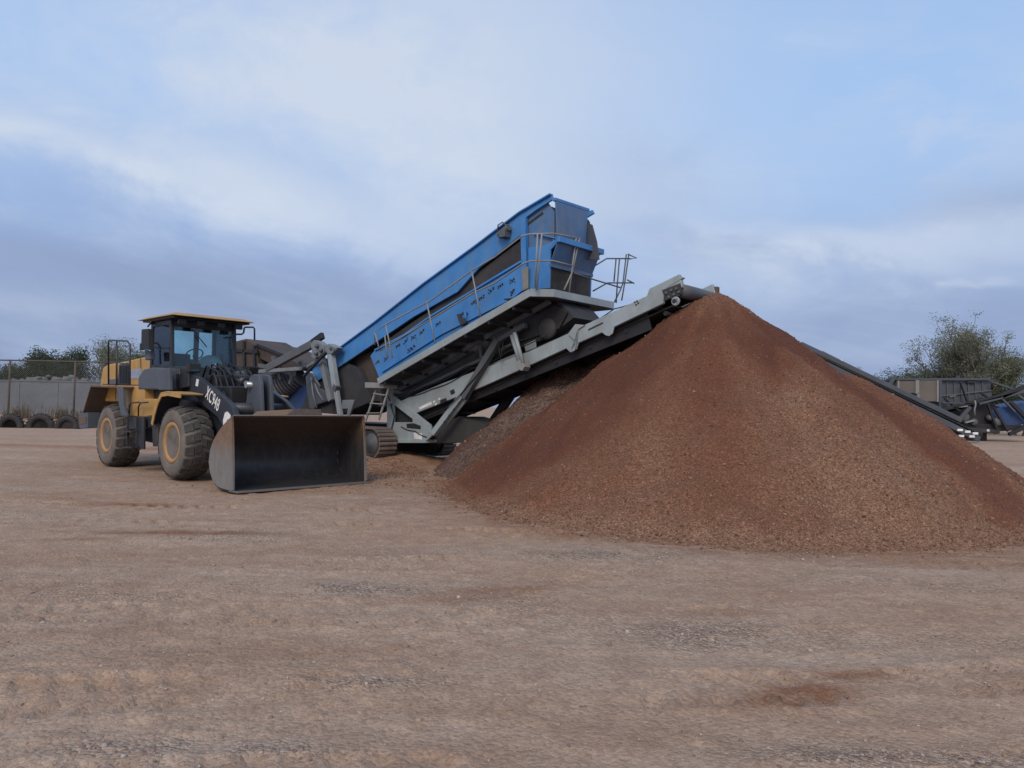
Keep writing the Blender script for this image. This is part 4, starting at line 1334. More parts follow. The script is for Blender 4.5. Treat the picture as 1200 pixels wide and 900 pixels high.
# grab rails seen inside the side door
mb = MB().tube([L.p(*z9(292, 180), .5), L.p(*z9(292, 218), .5), L.p(*z9(312, 236), .5), L.p(*z9(352, 240), .5)], .016).tube([L.p(*z9(205, 352), .43), L.p(*z9(365, 362), .43)], .016)
mb.build('door_rail', 'black', cab)
# mirrors
um = uf - .35
def pmu(X, Y, v): return L.p(*z9(X, Y), v)
mp_ = L.poly([z9(140, 195), z9(196, 190), z9(200, 375), z9(135, 372)], .12)
MB().prism(mp_, .06, .20).build('mirror', 'black', wl, .02)
MB().prism(L.poly([z9(115, 320), z9(140, 315), z9(140, 372), z9(115, 378)], .1), .06, .16).build('mirror', 'black', wl, .02)
MB().tube([L.p(*z9(175, 170), .13), L.p(*z9(190, 150), .3), L.p(*z9(215, 140), .45)], .02).build('mirror_arm', 'black', wl)
MB().prism(L.poly([z9(145, 385), z9(192, 385), z9(192, 460), z9(148, 465)], .2), .2, .32).build('side_lamp', 'loader_grey', wl, .02)
xm = uf + .25
ml = [L.pu(*z9(930, 238), xm), L.pu(*z9(1000, 238), xm), L.pu(*z9(1016, 225), xm), L.pu(*z9(1022, 182), xm), L.pu(*z9(1032, 176), xm), L.pu(*z9(1100, 176), xm), L.pu(*z9(1112, 190), xm), L.pu(*z9(1112, 290), xm)]
MB().tube(ml, .022).build('mirror_arm', 'navy', wl)
# grey side console below and behind the cab
con = L.poly([z1(322, 345), z1(345, 310), z1(385, 302), z1(440, 305), z1(445, 400), z1(320, 400)], .30)
MB().prism(con, .22, .62).build('battery_box', 'loader_grey', wl, .04)
MB().prism(con, 1.9, 2.28).build('battery_box', 'loader_grey', wl, .04)
MB().prism(L.poly([z1(398, 318), z1(445, 302), z1(450, 402), z1(400, 402)], .18), .15, .24).build('console_door', 'loader_grey', wl, .02)
mb = MB()
for k in range(5):
    mb.bar(L.p(*z9(385 + k * 16, 540), .44), L.p(*z9(392 + k * 16, 590), .44), .02, .03)
mb.build('grille_bar', 'grey_dark', wl)
MB().prism(L.poly([z9(378, 520), z9(545, 520), z9(545, 700), z9(378, 720)], .5), .46, .6).build('valve_cover', 'navy', wl, .02)
# front fenders
ff = L.poly([z1(368, 552), z1(376, 510), z1(392, 455), z1(410, 418), z1(440, 412), z1(496, 422)], 0)
for (va, vb_) in ((-.02, .48), (2.02, 2.52)):
    fender = MB().ribbon(ff, .03, va, vb_).ribbon(ff, -.075, va, va + .03).build('front_fender', 'yellow', wl, .008)
    MB().ribbon(ff, -.02, va + .03, vb_).build('fender_lining', 'navy', fender)
MB().prism(L.poly([z1(385, 560), z1(395, 470), z1(420, 436), z1(540, 448), z1(560, 480), z1(540, 560)], .6), .62, .68).build('fender_liner', 'navy', wl)
# lift arms
ap = L.poly([z1(530, 345), z1(552, 332), z1(580, 348), z1(640, 395), z1(700, 445), z1(728, 480), z1(740, 520), z1(720, 575), z1(690, 572), z1(660, 520), z1(600, 470), z1(540, 405)], .55)
arm = MB().prism(ap, .52, .64).build('lift_arm', 'navy', wl, .015)
MB().prism(ap, 1.86, 1.98).build('lift_arm', 'navy', wl, .015)
# lettering XC948 running down the near arm
cu = bpy.data.curves.new('lettering', 'FONT')
cu.body = 'XC948'; cu.extrude = .002; cu.offset = .004; cu.align_x = 'CENTER'; cu.align_y = 'CENTER'; cu.size = .34
cu.space_character = 1.12
to = bpy.data.objects.new('lettering', cu)
col.objects.link(to)
dgx = bpy.context.evaluated_depsgraph_get(); dgx.update()
me = bpy.data.meshes.new_from_object(to.evaluated_get(dgx))
bpy.data.objects.remove(to)
me.materials.clear(); me.materials.append(M['white'])
t0 = L.p(*z1(606, 410), .515); t1 = L.p(*z1(662, 475), .515)
tdir = (t1 - t0)
wid = max(v.co.x for v in me.vertices) - min(v.co.x for v in me.vertices)
scl = tdir.length / wid
ang = math.atan2(tdir.z, tdir.x)
mid = (t0 + t1) / 2
rot = Matrix.Rotation(-ang, 4, 'Y') @ Matrix.Rotation(math.pi / 2, 4, 'X')
me.transform(Matrix.Translation((mid.x, .517, mid.z)) @ rot @ Matrix.Scale(scl, 4) @ Matrix.Scale(1.75, 4, (0, 1, 0)))
lo = bpy.data.objects.new('lettering', me); col.objects.link(lo); lo.parent = arm
mk = MB()
mk.prism(L.poly([z1(563, 352), z1(573, 356), z1(568, 386), z1(558, 382)], .51), .513, .5195)
mk.prism(L.poly([z1(688, 500), z1(698, 496), z1(712, 512), z1(710, 545), z1(700, 538), z1(698, 525), z1(694, 545), z1(680, 562), z1(679, 535)], .51), .513, .5195)
mk.build('arrow_marking', 'white', arm)
# tower, cylinders, linkage in the middle
MB().prism(L.poly([z1(530, 330), z1(575, 320), z1(690, 430), z1(690, 520), z1(540, 420)], 1.0), .9, 1.6).build('loader_tower', 'navy', wl, .02)
def cyl(name, p0, p1, r, rod):
    p0, p1 = Vector(p0), Vector(p1)
    mdp = p0.lerp(p1, .62)
    c = MB().tube([p0, mdp], r, 16).build(name, 'navy', wl)
    MB().tube([mdp, p1], rod, 12).build('piston_rod', 'chrome', c)
cyl('tilt_cylinder', (-.2, 1.25, 2.35), (1.15, 1.25, 2.0), .11, .06)
cyl('lift_cylinder', (-.5, .86, 1.05), (.75, .86, 1.45), .10, .055)
cyl('lift_cylinder', (-.5, 1.64, 1.05), (.75, 1.64, 1.45), .10, .055)
# bell crank: upright plates
bc = [z2(325, 300), z2(345, 282), z2(372, 285), z2(380, 330), z2(385, 462), z2(330, 470), z2(300, 470), z2(312, 400)]
bcu = L.poly(bc, 1.25)
MB().prism(bcu, 1.10, 1.18).build('bell_crank', 'loader_grey', wl, .015)
MB().prism(bcu, 1.32, 1.40).build('bell_crank', 'loader_grey', wl, .015)
MB().tube([(bcu[0][0] + .1, .98, bcu[0][1] - .15), (bcu[0][0] + .1, 1.52, bcu[0][1] - .15)], .07, 12).build('crank_pin', 'chrome', wl)
MB().tube([(bcu[0][0] + .12, .66, 1.55), (bcu[0][0] + .12, 1.84, 1.55)], .14, 16).build('cross_tube', 'navy', wl)
MB().bar((bcu[0][0] + .1, 1.25, 1.35), (1.78, 1.25, .85), .14, .12).build('push_rod', 'navy', wl, .01)
def hose(p, r):
    MB().tube(p, r, 8).build('hydraulic_hose', 'black', wl)
for k in range(7):
    v = .8 + .13 * k
    z0 = 2.25 + .1 * random.random()
    hose([(-.7 + .1 * k, v, 2.0), (-.35, v, z0 + .25), (.1, v + .05, z0 + .12), (.5, v, z0 - .3), (.8, v - .03, z0 - .55)], .022)
hose([L.p(*z1(650, 330), 1.0), L.p(*z1(660, 300), 1.0), L.p(*z1(690, 302), 1.0), L.p(*z1(720, 340), 1.0)], .025)
hose([L.p(*z1(622, 380), .7), L.p(*z1(626, 345), .7), L.p(*z1(640, 330), .7), L.p(*z1(652, 360), .7), L.p(*z1(655, 420), .7)], .025)
hose([L.p(*z1(660, 425), .6), L.p(*z1(705, 440), .6), L.p(*z1(725, 470), .6), L.p(*z1(735, 500), .6)], .02)
for (u_, v_, z_, sx, sy, sz_) in ((-.05, 1.0, 2.1, .3, .25, .2), (.2, 1.45, 2.05, .35, .3, .25), (.55, 1.1, 1.85, .3, .3, .2), (.3, .8, 1.8, .25, .2, .25)):
    MB().box(u_ - sx, u_ + sx, v_ - sy, v_ + sy, z_ - sz_, z_ + sz_).build('valve_block', 'black', wl, .04)
for v in (.55, 1.95):
    hl = MB().prism([(-.55, 2.35), (-.38, 2.35), (-.36, 2.56), (-.55, 2.56)], v - .13, v + .13).build('headlight', 'black', wl, .02)
    MB().box(-.372, -.362, v - .1, v + .1, 2.38, 2.53).build('lens', 'glass', hl)

# bucket
b0, b1 = -.06, 2.86
bprof = [(2.80, 1.43), (2.62, 1.35), (2.30, 1.17), (2.05, .97), (1.90, .76), (1.86, .52), (1.93, .32), (2.08, .15), (2.28, .07), (2.50, .05), (2.94, .04)]
def smooth_line(P, n=5):
    out = []
    for i in range(len(P) - 1):
        p0, p1, p2, p3 = (Vector(P[max(i - 1, 0)]), Vector(P[i]), Vector(P[i + 1]), Vector(P[min(i + 2, len(P) - 1)]))
        for k_ in range(n):
            t = k_ / n
            q = .5 * ((2 * p1) + (p2 - p0) * t + (2 * p0 - 5 * p1 + 4 * p2 - p3) * t * t + (3 * p1 - p0 - 3 * p2 + p3) * t ** 3)
            out.append((q.x, q.y))
    return out + [tuple(P[-1])]
bprof = smooth_line(bprof)
bk = MB().ribbon(bprof, -.035, b0, b1).build('bucket', 'bucket_in', wl)
bsk = [(u - .0, z) for u, z in bprof]
MB().ribbon(bprof, .012, b0 + .01, b1 - .01).build('bucket_lining', 'bucket_in', bk)
side_pts = bprof + [(2.97, .06), (2.90, .8)]
side_pts = [(2.79, 1.43), (2.62, 1.37), (2.30, 1.17), (2.05, .97), (1.90, .76), (1.86, .52), (1.93, .32), (2.08, .15), (2.28, .07), (2.50, .05), (2.93, .04), (2.90, .5), (2.85, 1.0)]
sp1 = MB().prism(side_pts, b0 - .03, b0 - .001).build('side_plate', 'bucket_side', bk, .006)
sp2 = MB().prism(side_pts, b1 + .001, b1 + .03).build('side_plate', 'bucket_side', bk, .006)
for va in (b0, b1 - .012):
    MB().prism([(u - (.02 if u > 2.6 else -.012), z) for u, z in side_pts], va, va + .012).build('side_lining', 'bucket_in', bk)
for (pl_, va, vb_) in ((sp1, b0 - .048, b0 - .032), (sp2, b1 + .032, b1 + .048)):
    MB().prism([(2.80, 1.43), (2.95, .07), (2.86, .07), (2.77, .8), (2.70, 1.38)], va, vb_).build('edge_bar', 'bucket_side', pl_)
MB().box(2.72, 3.08, b0 - .02, b1 + .02, .012, .045).build('cutting_edge', 'bucket_out', bk, .006)
MB().ribbon([(2.70, 1.395), (2.84, 1.445)], .02, b0 - .02, b1 + .02).build('top_rim', 'bucket_out', bk)
# raised spill guard over the middle
gf = [L.pu(333, 488.5, 2.81), L.pu(346, 479, 2.74), L.pu(376, 479.5, 2.74), L.pu(378.5, 489, 2.81)]
MB().sheet(gf, (-.03, 0, -.01)).build('spill_guard', 'bucket_in', bk, .006)
MB().sheet([L.pu(292, 489, 2.55), L.pu(301, 482, 2.5), L.pu(345, 479.2, 2.70), L.pu(334, 488, 2.76)], (-.02, 0, -.03)).build('guard_gusset', 'bucket_rust', bk, .006)
# ================================================================ CRUSHER BEHIND THE LOADER
K = Frame(-6.6, 24.5, 35)
kr = empty('feed_machine', K.O, K.rz)
tag(kr, 'dark rusty feed hopper with sloping tray and grey boom behind the loader cab', 'crusher')
def k(x, y, v=0): return K.p(x, y, v)
MB().prism(K.poly([(268, 402), (288, 397), (300, 404), (303, 436), (300, 452), (268, 450)], 0), 0, 1.8).build('hopper_box', 'dark_brown', kr, .02)
for (x0, y0, x1, y1) in ((270, 410, 302, 412), (286, 400, 287, 448), (298, 405, 299, 448), (270, 430, 302, 434)):
    MB().bar(k(x0, y0, -.04), k(x1, y1, -.04), .08, .12).build('hopper_rib', 'black', kr)
tr_ = K.poly([(296, 404), (304, 403), (346, 424), (352, 431), (344, 434), (330, 432), (304, 420)], .1)
MB().prism(tr_, .1, 2.0).build('feed_tray', 'dark_brown', kr, .015)
MB().bar(k(302, 404, .05), k(336, 418, .05), .1, .1).build('tray_rim', 'black', kr)
mb = MB()
for (pts, w) in (([(304, 428), (345, 438)], .14), ([(304, 440), (330, 436)], .10), ([(320, 418), (330, 445)], .12), ([(346, 430), (340, 450)], .1), ([(352, 424), (356, 432)], .16)):
    MB().bar(k(*pts[0], -.1), k(*pts[1], -.1), .12, w).build('frame_strut', 'grey_dark', kr)
MB().bar(k(313, 432, -.5), k(367, 403, -.5), .18, .26).build('boom', 'grey_dark', kr, .02)
MB().bar(k(362, 405, -.5), k(378.5, 393, -.5), .14, .22).build('boom_head', 'black', kr, .02)
MB().bar(k(280, 437, -.5), k(352, 432, -.5), .12, .12).build('boom_rail', 'grey_mid', kr, .01)
# ribbed drum
d0 = k(318, 462, .2); d1 = k(352, 440, .6)
MB().tube([d0, d1], .42, 20).build('ribbed_drum', 'rubber', kr)
mb = MB()
ax = (d1 - d0).normalized()
for i in range(11):
    p = d0.lerp(d1, (i + .5) / 11)
    mb.tube([p - ax * .03, p + ax * .05], .45, 20)
mb.build('drum_rib', 'grey_dark', kr)
MB().prism(K.poly([(334, 470), (345, 455), (360, 452), (366, 460), (366, 480), (334, 480)], .5), .5, 1.9).build('engine_panel', 'far_blue', kr, .02)
MB().box(-3.2, 3.6, .2, 1.7, .55, 1.1).build('chassis', 'under', kr, .02)
MB().prism(K.poly([(282, 445), (330, 440), (360, 455), (366, 478), (282, 478)], 1.0), .6, 1.6).build('machine_body', 'under', kr, .02)
for v in (-.2, 1.6):
    pts = []
    for i in range(9):
        a = -math.pi / 2 + math.pi * i / 8; pts.append((2.4 + .42 * math.cos(a), .42 + .42 * math.sin(a)))
    for i in range(9):
        a = math.pi / 2 + math.pi * i / 8; pts.append((-2.2 + .42 * math.cos(a), .42 + .42 * math.sin(a)))
    MB().prism(pts, v, v + .45).build('crawler_track', 'grey_dark', kr, .02)

# ================================================================ FAR RIGHT: CONVEYOR AND SECOND MACHINE
C = Frame(24, 44, 0)
cvr = empty('stockpile_conveyor', C.O, C.rz)
tag(cvr, 'long dark conveyor sloping down from behind the red gravel pile', 'conveyor')
def c_(x, y, v=0): return C.p(x, y, v)
def slope(name, x0, y0, x1, y1, v, w, h, mt, parent=None, bev=.0):
    return MB().bar(c_(x0, y0, v), c_(x1, y1, v), w, h).build(name, mt, parent or cvr, bev)
slope('side_beam', 938, 412.5, 1148, 515, 0, .12, .34, 'far_grey', None, .02)
slope('side_beam', 938, 411, 1148, 513, .8, .12, .26, 'far_grey', None, .02)
slope('belt', 940, 409, 1148, 510, .4, .62, .05, 'rubber')
slope('cover_strip', 936, 403.5, 1124, 493, .55, .7, .32, 'far_grey', None, .06)
slope('cover_strip', 1040, 462, 1146, 511, .1, .05, .12, 'grey_dark')
slope('wind_cover', 959, 415, 1011, 441, 1.2, .6, .50, 'far_grey', None, .1)
slope('cover_joint', 981.5, 426, 982.5, 426.5, 1.2, .64, .54, 'white')
slope('lower_truss', 1040, 470, 1110, 505, .2, .10, .16, 'black')
mb = MB()
for i in range(16):
    t = (i + .5) / 16
    x = 945 + (1145 - 945) * t; y = 411 + (512 - 411) * t
    MB().tube([c_(x, y + 4, .05), c_(x, y + 4, .85)], .07, 8).build('idler_roller', 'grey_dark', cvr)
mb = MB()
for (x, y) in ((1005, 446), (1059, 475), (1101.5, 498), (1125, 504), (1134, 506), (1143, 508), (1126.5, 511), (1139, 511.5)):
    p = c_(x, y, -.12); MB().box(p.x - .16, p.x + .16, -.16, -.07, p.z - .07, p.z + .07).build('roller_bracket', 'white', cvr, .02)
p = c_(1104, 506, .45)
MB().lathe([(0, 0), (.45, 0), (.55, .1), (.55, .8), (.45, .9), (0, .9)], (p.x, 0, .55), 24).build('wheel', 'rubber', cvr)
slope('support_leg', 1060, 478, 1098, 515, .0, .12, .22, 'black')
slope('support_leg', 1010, 446, 1090, 512, .9, .12, .22, 'black')
MB().lathe([(0, .1), (.2, .1), (.2, .8), (0, .8)], (c_(1149, 509).x, 0, c_(1149, 509).z), 16).build('tail_drum', 'rubber', cvr)

Q = Frame(26, 47.5, 0)
mq = empty('mobile_crusher', Q.O, Q.rz)
tag(mq, 'dark mobile crusher with tan side panels and blue engine cover before the tall tree', 'crusher')
def zq(X, Y): return (1040 + X / 7.5, 420 + Y / 7.5)
def qp(pts, v): return Q.poly([zq(*p) for p in pts], v)
MB().prism(qp([(40, 185), (445, 185), (445, 430), (300, 400), (245, 310), (40, 270)], .1), .1, 2.6).build('hopper_body', 'under', mq, .02)
MB().prism(qp([(95, 196), (242, 196), (242, 304), (95, 304)], 0), 0, .08).build('side_panel', 'tan', mq)
MB().prism(qp([(272, 192), (428, 192), (428, 378), (272, 378)], 0), -.04, .08).build('side_panel', 'tan', mq)
for (a_, b_, c0_, d_) in ((82, 96, 196, 304), (240, 270, 192, 310), (256, 272, 305, 380), (427, 441, 192, 382)):
    MB().prism(qp([(a_, c0_), (b_, c0_), (b_, d_), (a_, d_)], 0), -.12, .05).build('panel_post', 'pale_frame', mq)
MB().bar(Q.p(*zq(20, 182), 0), Q.p(*zq(905, 182), 0), .15, .12).build('top_rail', 'far_grey', mq)
MB().bar(Q.p(*zq(0, 260), -.2), Q.p(*zq(72, 150), -.2), .12, .2).build('hinge_arm', 'far_grey', mq)
MB().prism(qp([(448, 190), (470, 190), (470, 440), (448, 470)], 0), -.1, .3).build('corner_post', 'far_grey', mq)
MB().prism(qp([(470, 195), (900, 185), (920, 330), (800, 390), (470, 470)], .2), .2, 2.4).build('crusher_box', 'far_grey', mq, .02)
mb = MB()
for i in range(6):
    X = 520 + 62 * i
    mb.bar(Q.p(*zq(X, 200), .15), Q.p(*zq(X + 8, 400 - 10 * i), .15), .08, .05)
mb.bar(Q.p(*zq(470, 330), .12), Q.p(*zq(910, 280), .12), .08, .08)
mb.build('box_rib', 'grey_dark', mq)
MB().prism(qp([(540, 320), (620, 315), (600, 335), (550, 345)], .1), .1, .18).build('dust_sheet', 'tan', mq)
MB().prism(qp([(700, 215), (720, 180), (765, 178), (775, 205), (760, 220)], 0), 0, .5).build('motor', 'black', mq, .03)
for (x0, y0, x1, y1, w, mt, nm) in ((480, 450, 1000, 330, .2, 'black', 'conveyor_beam'), (1000, 335, 1330, 195, .3, 'black', 'conveyor_beam'), (800, 395, 1260, 270, .22, 'far_grey', 'conveyor_beam'),
                                    (600, 575, 725, 425, .22, 'far_grey', 'strut'), (1080, 380, 1230, 540, .22, 'black', 'strut'), (1065, 668, 1290, 570, .22, 'black', 'lower_beam'),
                                    (905, 205, 1090, 265, .12, 'far_grey', 'rail'), (480, 390, 780, 400, .08, 'far_grey', 'rail'), (570, 430, 700, 420, .09, 'pale_frame', 'rail'), (680, 565, 760, 545, .10, 'pale_frame', 'rail')):
    MB().bar(Q.p(*zq(x0, y0), -.3), Q.p(*zq(x1, y1), -.3), .2, w).build(nm, mt, mq, .02)
MB().prism(qp([(920, 450), (1000, 430), (1290, 370), (1290, 560), (1100, 600), (960, 610), (910, 560)], .1), .1, 2.0).build('engine_cover', 'far_blue', mq, .05)
MB().prism(qp([(560, 470), (900, 390), (1000, 430), (930, 460), (930, 600), (860, 640), (600, 600)], .2), .2, 2.2).build('crusher_jaw', 'black', mq, .05)
MB().prism(qp([(600, 600), (830, 640), (1000, 640), (1290, 620), (1290, 590), (600, 570)], 0), .0, 2.2).build('chassis', 'black', mq, .03)
MB().prism(qp([(630, 620), (830, 655), (980, 660), (1000, 630), (640, 600)], -.2), -.2, .4).build('crawler_track', 'under', mq, .05)
for (x0, y0, x1, y1, w, mt) in ((940, 440, 1060, 640, .16, 'black'), (1000, 350, 1120, 470, .12, 'grey_dark'), (880, 400, 960, 620, .14, 'black'), (1120, 300, 1200, 360, .14, 'grey_dark'), (480, 470, 620, 560, .14, 'far_grey'), (500, 350, 640, 470, .10, 'black'), (820, 300, 930, 380, .12, 'black'), (640, 210, 700, 380, .08, 'black')):
    MB().bar(Q.p(*zq(x0, y0), -.25), Q.p(*zq(x1, y1), -.25), .16, w).build('frame_strut', mt, mq, .02)
for (X, Y, r_q) in ((960, 560, .28), (900, 520, .2), (680, 520, .3), (760, 560, .24)):
    u, z = Q.uz(*zq(X, Y), -.1)
    MB().lathe([(0, -.25), (r_q * .6, -.25), (r_q, -.15), (r_q, .1), (0, .1)], (u, 0, z), 18).build('pulley', 'grey_dark', mq)
mb = MB()
mb.tube([Q.p(*zq(770, 370), -.4), Q.p(*zq(775, 410), -.45), Q.p(*zq(765, 450), -.45), Q.p(*zq(768, 500), -.4)], .05, 6)
mb.build('hose', 'pale_frame', mq)
MB().lathe([(0, -.3), (.1, -.3), (.1, -.2), (0, -.2)], (Q.uz(*zq(888, 636), -.3)[0], 0, Q.uz(*zq(888, 636), -.3)[1]), 12).build('lamp', 'lamp', mq)
MB().box(-.2 + Q.uz(*zq(560, 640), 0)[0], .2 + Q.uz(*zq(900, 640), 0)[0], .6, 1.8, .0, .8).build('track_frame', 'black', mq)


# ================================================================ LEFT BACKGROUND: bank, wall, fence, tyres
def bank_z(X, Y):
    b = sstep(42.2, 44.6, Y) * (1 - sstep(60, 75, Y)) * .72 * (1 - sstep(-16, -10, X))
    return b + .10 * (fbm(X * .7, Y * .7, 3, 700) - .5) * sstep(42, 44, Y) - .06


bank = grid_object('earth_bank', np.arange(-75, -8, .5), np.arange(41.5, 78, .4), bank_z, 'ground', {'red': lambda X, Y: X * 0 + .1, 'gravel': lambda X, Y: X * 0})
bank['kind'] = 'structure'

WY = 47.0
wl_ = empty('boundary_wall', (-30, WY, .6))
tag(wl_, 'long pale grey rendered wall behind the wire fence', 'wall')
zt_ = at_depth(50, 447.3, WY).z
mb = MB().box(-32, 12.0, 0, .2, -.4, zt_ - .6)
mb.build('wall_face', 'concrete', wl_)
mb = MB()
for i in range(18):
    mb.box(-32 + 2.5 * i, -32 + 2.5 * i + .12, -.03, -.002, -.4, zt_ - .62)
mb.build('pilaster', 'concrete', wl_)
MB().box(-32, 12, -.05, .25, zt_ - .598, zt_ - .52).build('coping', 'concrete', wl_, .01)

FY = 45.3
fn = empty('wire_fence', (-28, FY, .6))
tag(fn, 'chain link fence with rusty posts and a top rail before the grey wall', 'fence')
ztop = at_depth(50, 422.5, FY).z
fp = [at_depth(11, 450, FY).x, at_depth(87.5, 450, FY).x]
sp_ = fp[1] - fp[0]
xs_ = [fp[0] + sp_ * i for i in range(-2, 5)]
rp = MB().tube([(-28 - 0 + (x + 28), 0, 0) for x in ()] or [(0, 0, 0), (0, 0, .01)], .001)
rp.bm.free()
for x in xs_:
    MB().tube([(x + 28, 0, -.5), (x + 28, 0, ztop - .6 + .03)], .06, 10).build('post', 'rust_post', fn)
MB().tube([(xs_[0] + 28, 0, ztop - .6), (xs_[-1] + 28, 0, ztop - .66)], .045, 8).build('top_rail', 'rust_post', fn)
V = []; Fc = []
x0, x1 = xs_[0] + 28, xs_[-1] + 28
hgt = ztop - .6
stp = .14
wr = .0045
def wire(p, q):
    d = np.array(q) - np.array(p); d /= np.linalg.norm(d)
    nrm_ = np.array([-d[2], 0, d[0]])
    b_ = len(V)
    for e_ in (p, q):
        for a_ in (nrm_ * wr, np.array([0, wr, 0]), -nrm_ * wr, np.array([0, -wr, 0])):
            V.append(np.array(e_) + a_)
    for i in range(4):
        Fc.append((b_ + i, b_ + (i + 1) % 4, b_ + 4 + (i + 1) % 4, b_ + 4 + i))
xx_ = x0 - hgt
while xx_ < x1:
    for sg in (1, -1):
        pa, pb_ = ((xx_, 0, 0), (xx_ + hgt, 0, hgt)) if sg > 0 else ((xx_ + hgt, 0, 0), (xx_, 0, hgt))
        pa = list(pa); pb_ = list(pb_)
        # trim to the fence's ends
        for (s_, e_) in ((pa, pb_), (pb_, pa)):
            if s_[0] < x0:
                t = (x0 - s_[0]) / (e_[0] - s_[0]) if e_[0] != s_[0] else 0; s_[2] += (e_[2] - s_[2]) * t; s_[0] = x0
            if s_[0] > x1:
                t = (x1 - s_[0]) / (e_[0] - s_[0]) if e_[0] != s_[0] else 0; s_[2] += (e_[2] - s_[2]) * t; s_[0] = x1
        if abs(pa[0] - pb_[0]) > .05:
            wire(pa, pb_)
    xx_ += stp
faces_object('wire_mesh', V, Fc, 'wire', fn)

tprof = []
for i in range(17):
    a = 2 * math.pi * i / 16
    tprof.append((.60 + .19 * math.cos(a), .17 * math.sin(a)))
TL = ['half-buried black tyre below the leftmost fence post', 'half-buried black tyre midway between the two rusty fence posts', 'half-buried black tyre below the post beside the loader']
tyre0 = None
for i, (x, y, sc) in enumerate(((12.5, 500, 1.0), (47.5, 499.5, 1.0), (79, 500.5, .96))):
    p = at_depth(x, y, 42.0 + .3 * (i % 2))
    if tyre0 is None:
        t = MB().lathe(tprof, n=36)
        for kk in range(24):
            a = 2 * math.pi * kk / 24
            ca, sa = math.cos(a), math.sin(a)
            t.bar(Vector((.78 * ca, -.13, .78 * sa)), Vector((.78 * ca, .13, .78 * sa)), .07, .05, side=(-sa, 0, ca))
        tyre0 = t.build('buried_tyre', 'rubber')
        o = tyre0
    else:
        o = tyre0.copy(); col.objects.link(o)
    o.location = (p.x, p.y, .02 + .03 * i % .05)
    o.rotation_euler = (R(random.uniform(-6, 6)), R(random.uniform(0, 90)), R(random.uniform(-8, 8)))
    o.scale = (sc, sc * 1.1, sc)
    tag(o, TL[i], 'tyre', 'tyres half buried along the fence')

# rubble heap above the wall and dry weeds
V = []
rb = np.random.default_rng(12)
P = []
for i in range(70):
    x = at_depth(rb.uniform(22, 98), 445, 50).x
    P.append((x, 50 + rb.uniform(-1.2, 1.2), zt_ + .02 + .45 * math.exp(-((x - at_depth(58, 445, 50).x) / 1.8) ** 2) * rb.uniform(-.6, 1) + rb.uniform(-.3, .12)))
for i in range(160):
    P.append((rb.uniform(-34, -25), 50 + rb.uniform(-2, 2), rb.uniform(.6, zt_ - .1)))
ru = stones('rubble', np.array(P), lambda r, n_: r.uniform(.16, .5, n_), 'rubble', None, 3)
tag(ru, 'broken concrete slabs heaped above the grey wall', 'rubble', kind='stuff')


def blades(name, spots, mat, seed, label, cat):
    r_ = np.random.default_rng(seed)
    V, Fs = [], []
    for (x, y, z, n_, h, sp__) in spots:
        for i in range(n_):
            bx, by = x + r_.normal(0, sp__), y + r_.normal(0, sp__ * .5)
            hh_ = h * r_.uniform(.4, 1.1); lx, ly = r_.normal(0, .22) * hh_, r_.normal(0, .2) * hh_
            w_ = .012 + .012 * r_.random(); a = r_.uniform(0, 3.14); dx, dy = w_ * math.cos(a), w_ * math.sin(a)
            b_ = len(V)
            V += [(bx - dx, by - dy, z - .1), (bx + dx, by + dy, z - .1), (bx + lx * .5 + dx * .8, by + ly * .5 + dy * .8, z + hh_ * .6), (bx + lx * .5 - dx * .8, by + ly * .5 - dy * .8, z + hh_ * .6)]
            Fs.append((b_, b_ + 1, b_ + 2, b_ + 3))
            b_ = len(V)
            V += [(bx + lx * .5 - dx * .8, by + ly * .5 - dy * .8, z + hh_ * .6), (bx + lx * .5 + dx * .8, by + ly * .5 + dy * .8, z + hh_ * .6), (bx + lx + dx * .2, by + ly, z + hh_), (bx + lx - dx * .2, by + ly, z + hh_)]
            Fs.append((b_, b_ + 1, b_ + 2, b_ + 3))
    o = faces_object(name, np.array(V), np.array(Fs), mat)
    tag(o, label, cat, kind='stuff')
    return o


spots = []
for (x, n_, h) in ((20, 60, .7), (26, 50, .85), (34, 25, .5), (62, 30, .6), (70, 55, .6), (76, 30, .7), (85, 25, .5), (95, 40, .5), (5, 20, .4), (48, 10, 1.3)):
    p = at_depth(x, 485, 43.8); spots.append((p.x, p.y, .62, n_, h, .35))
blades('dry_weeds', spots, 'dry_grass', 3, 'dry straw-coloured weeds along the foot of the wall', 'weeds')
spots = []
for i in range(26):
    p = at_depth(560 + i * 2.2, 480, 34 + (i * 7 % 5)); spots.append((p.x, p.y, .0, 110, .9, .5))
blades('grass', spots, 'weed', 4, 'low green weeds seen beneath the conveyor beyond the gravel heap', 'grass')


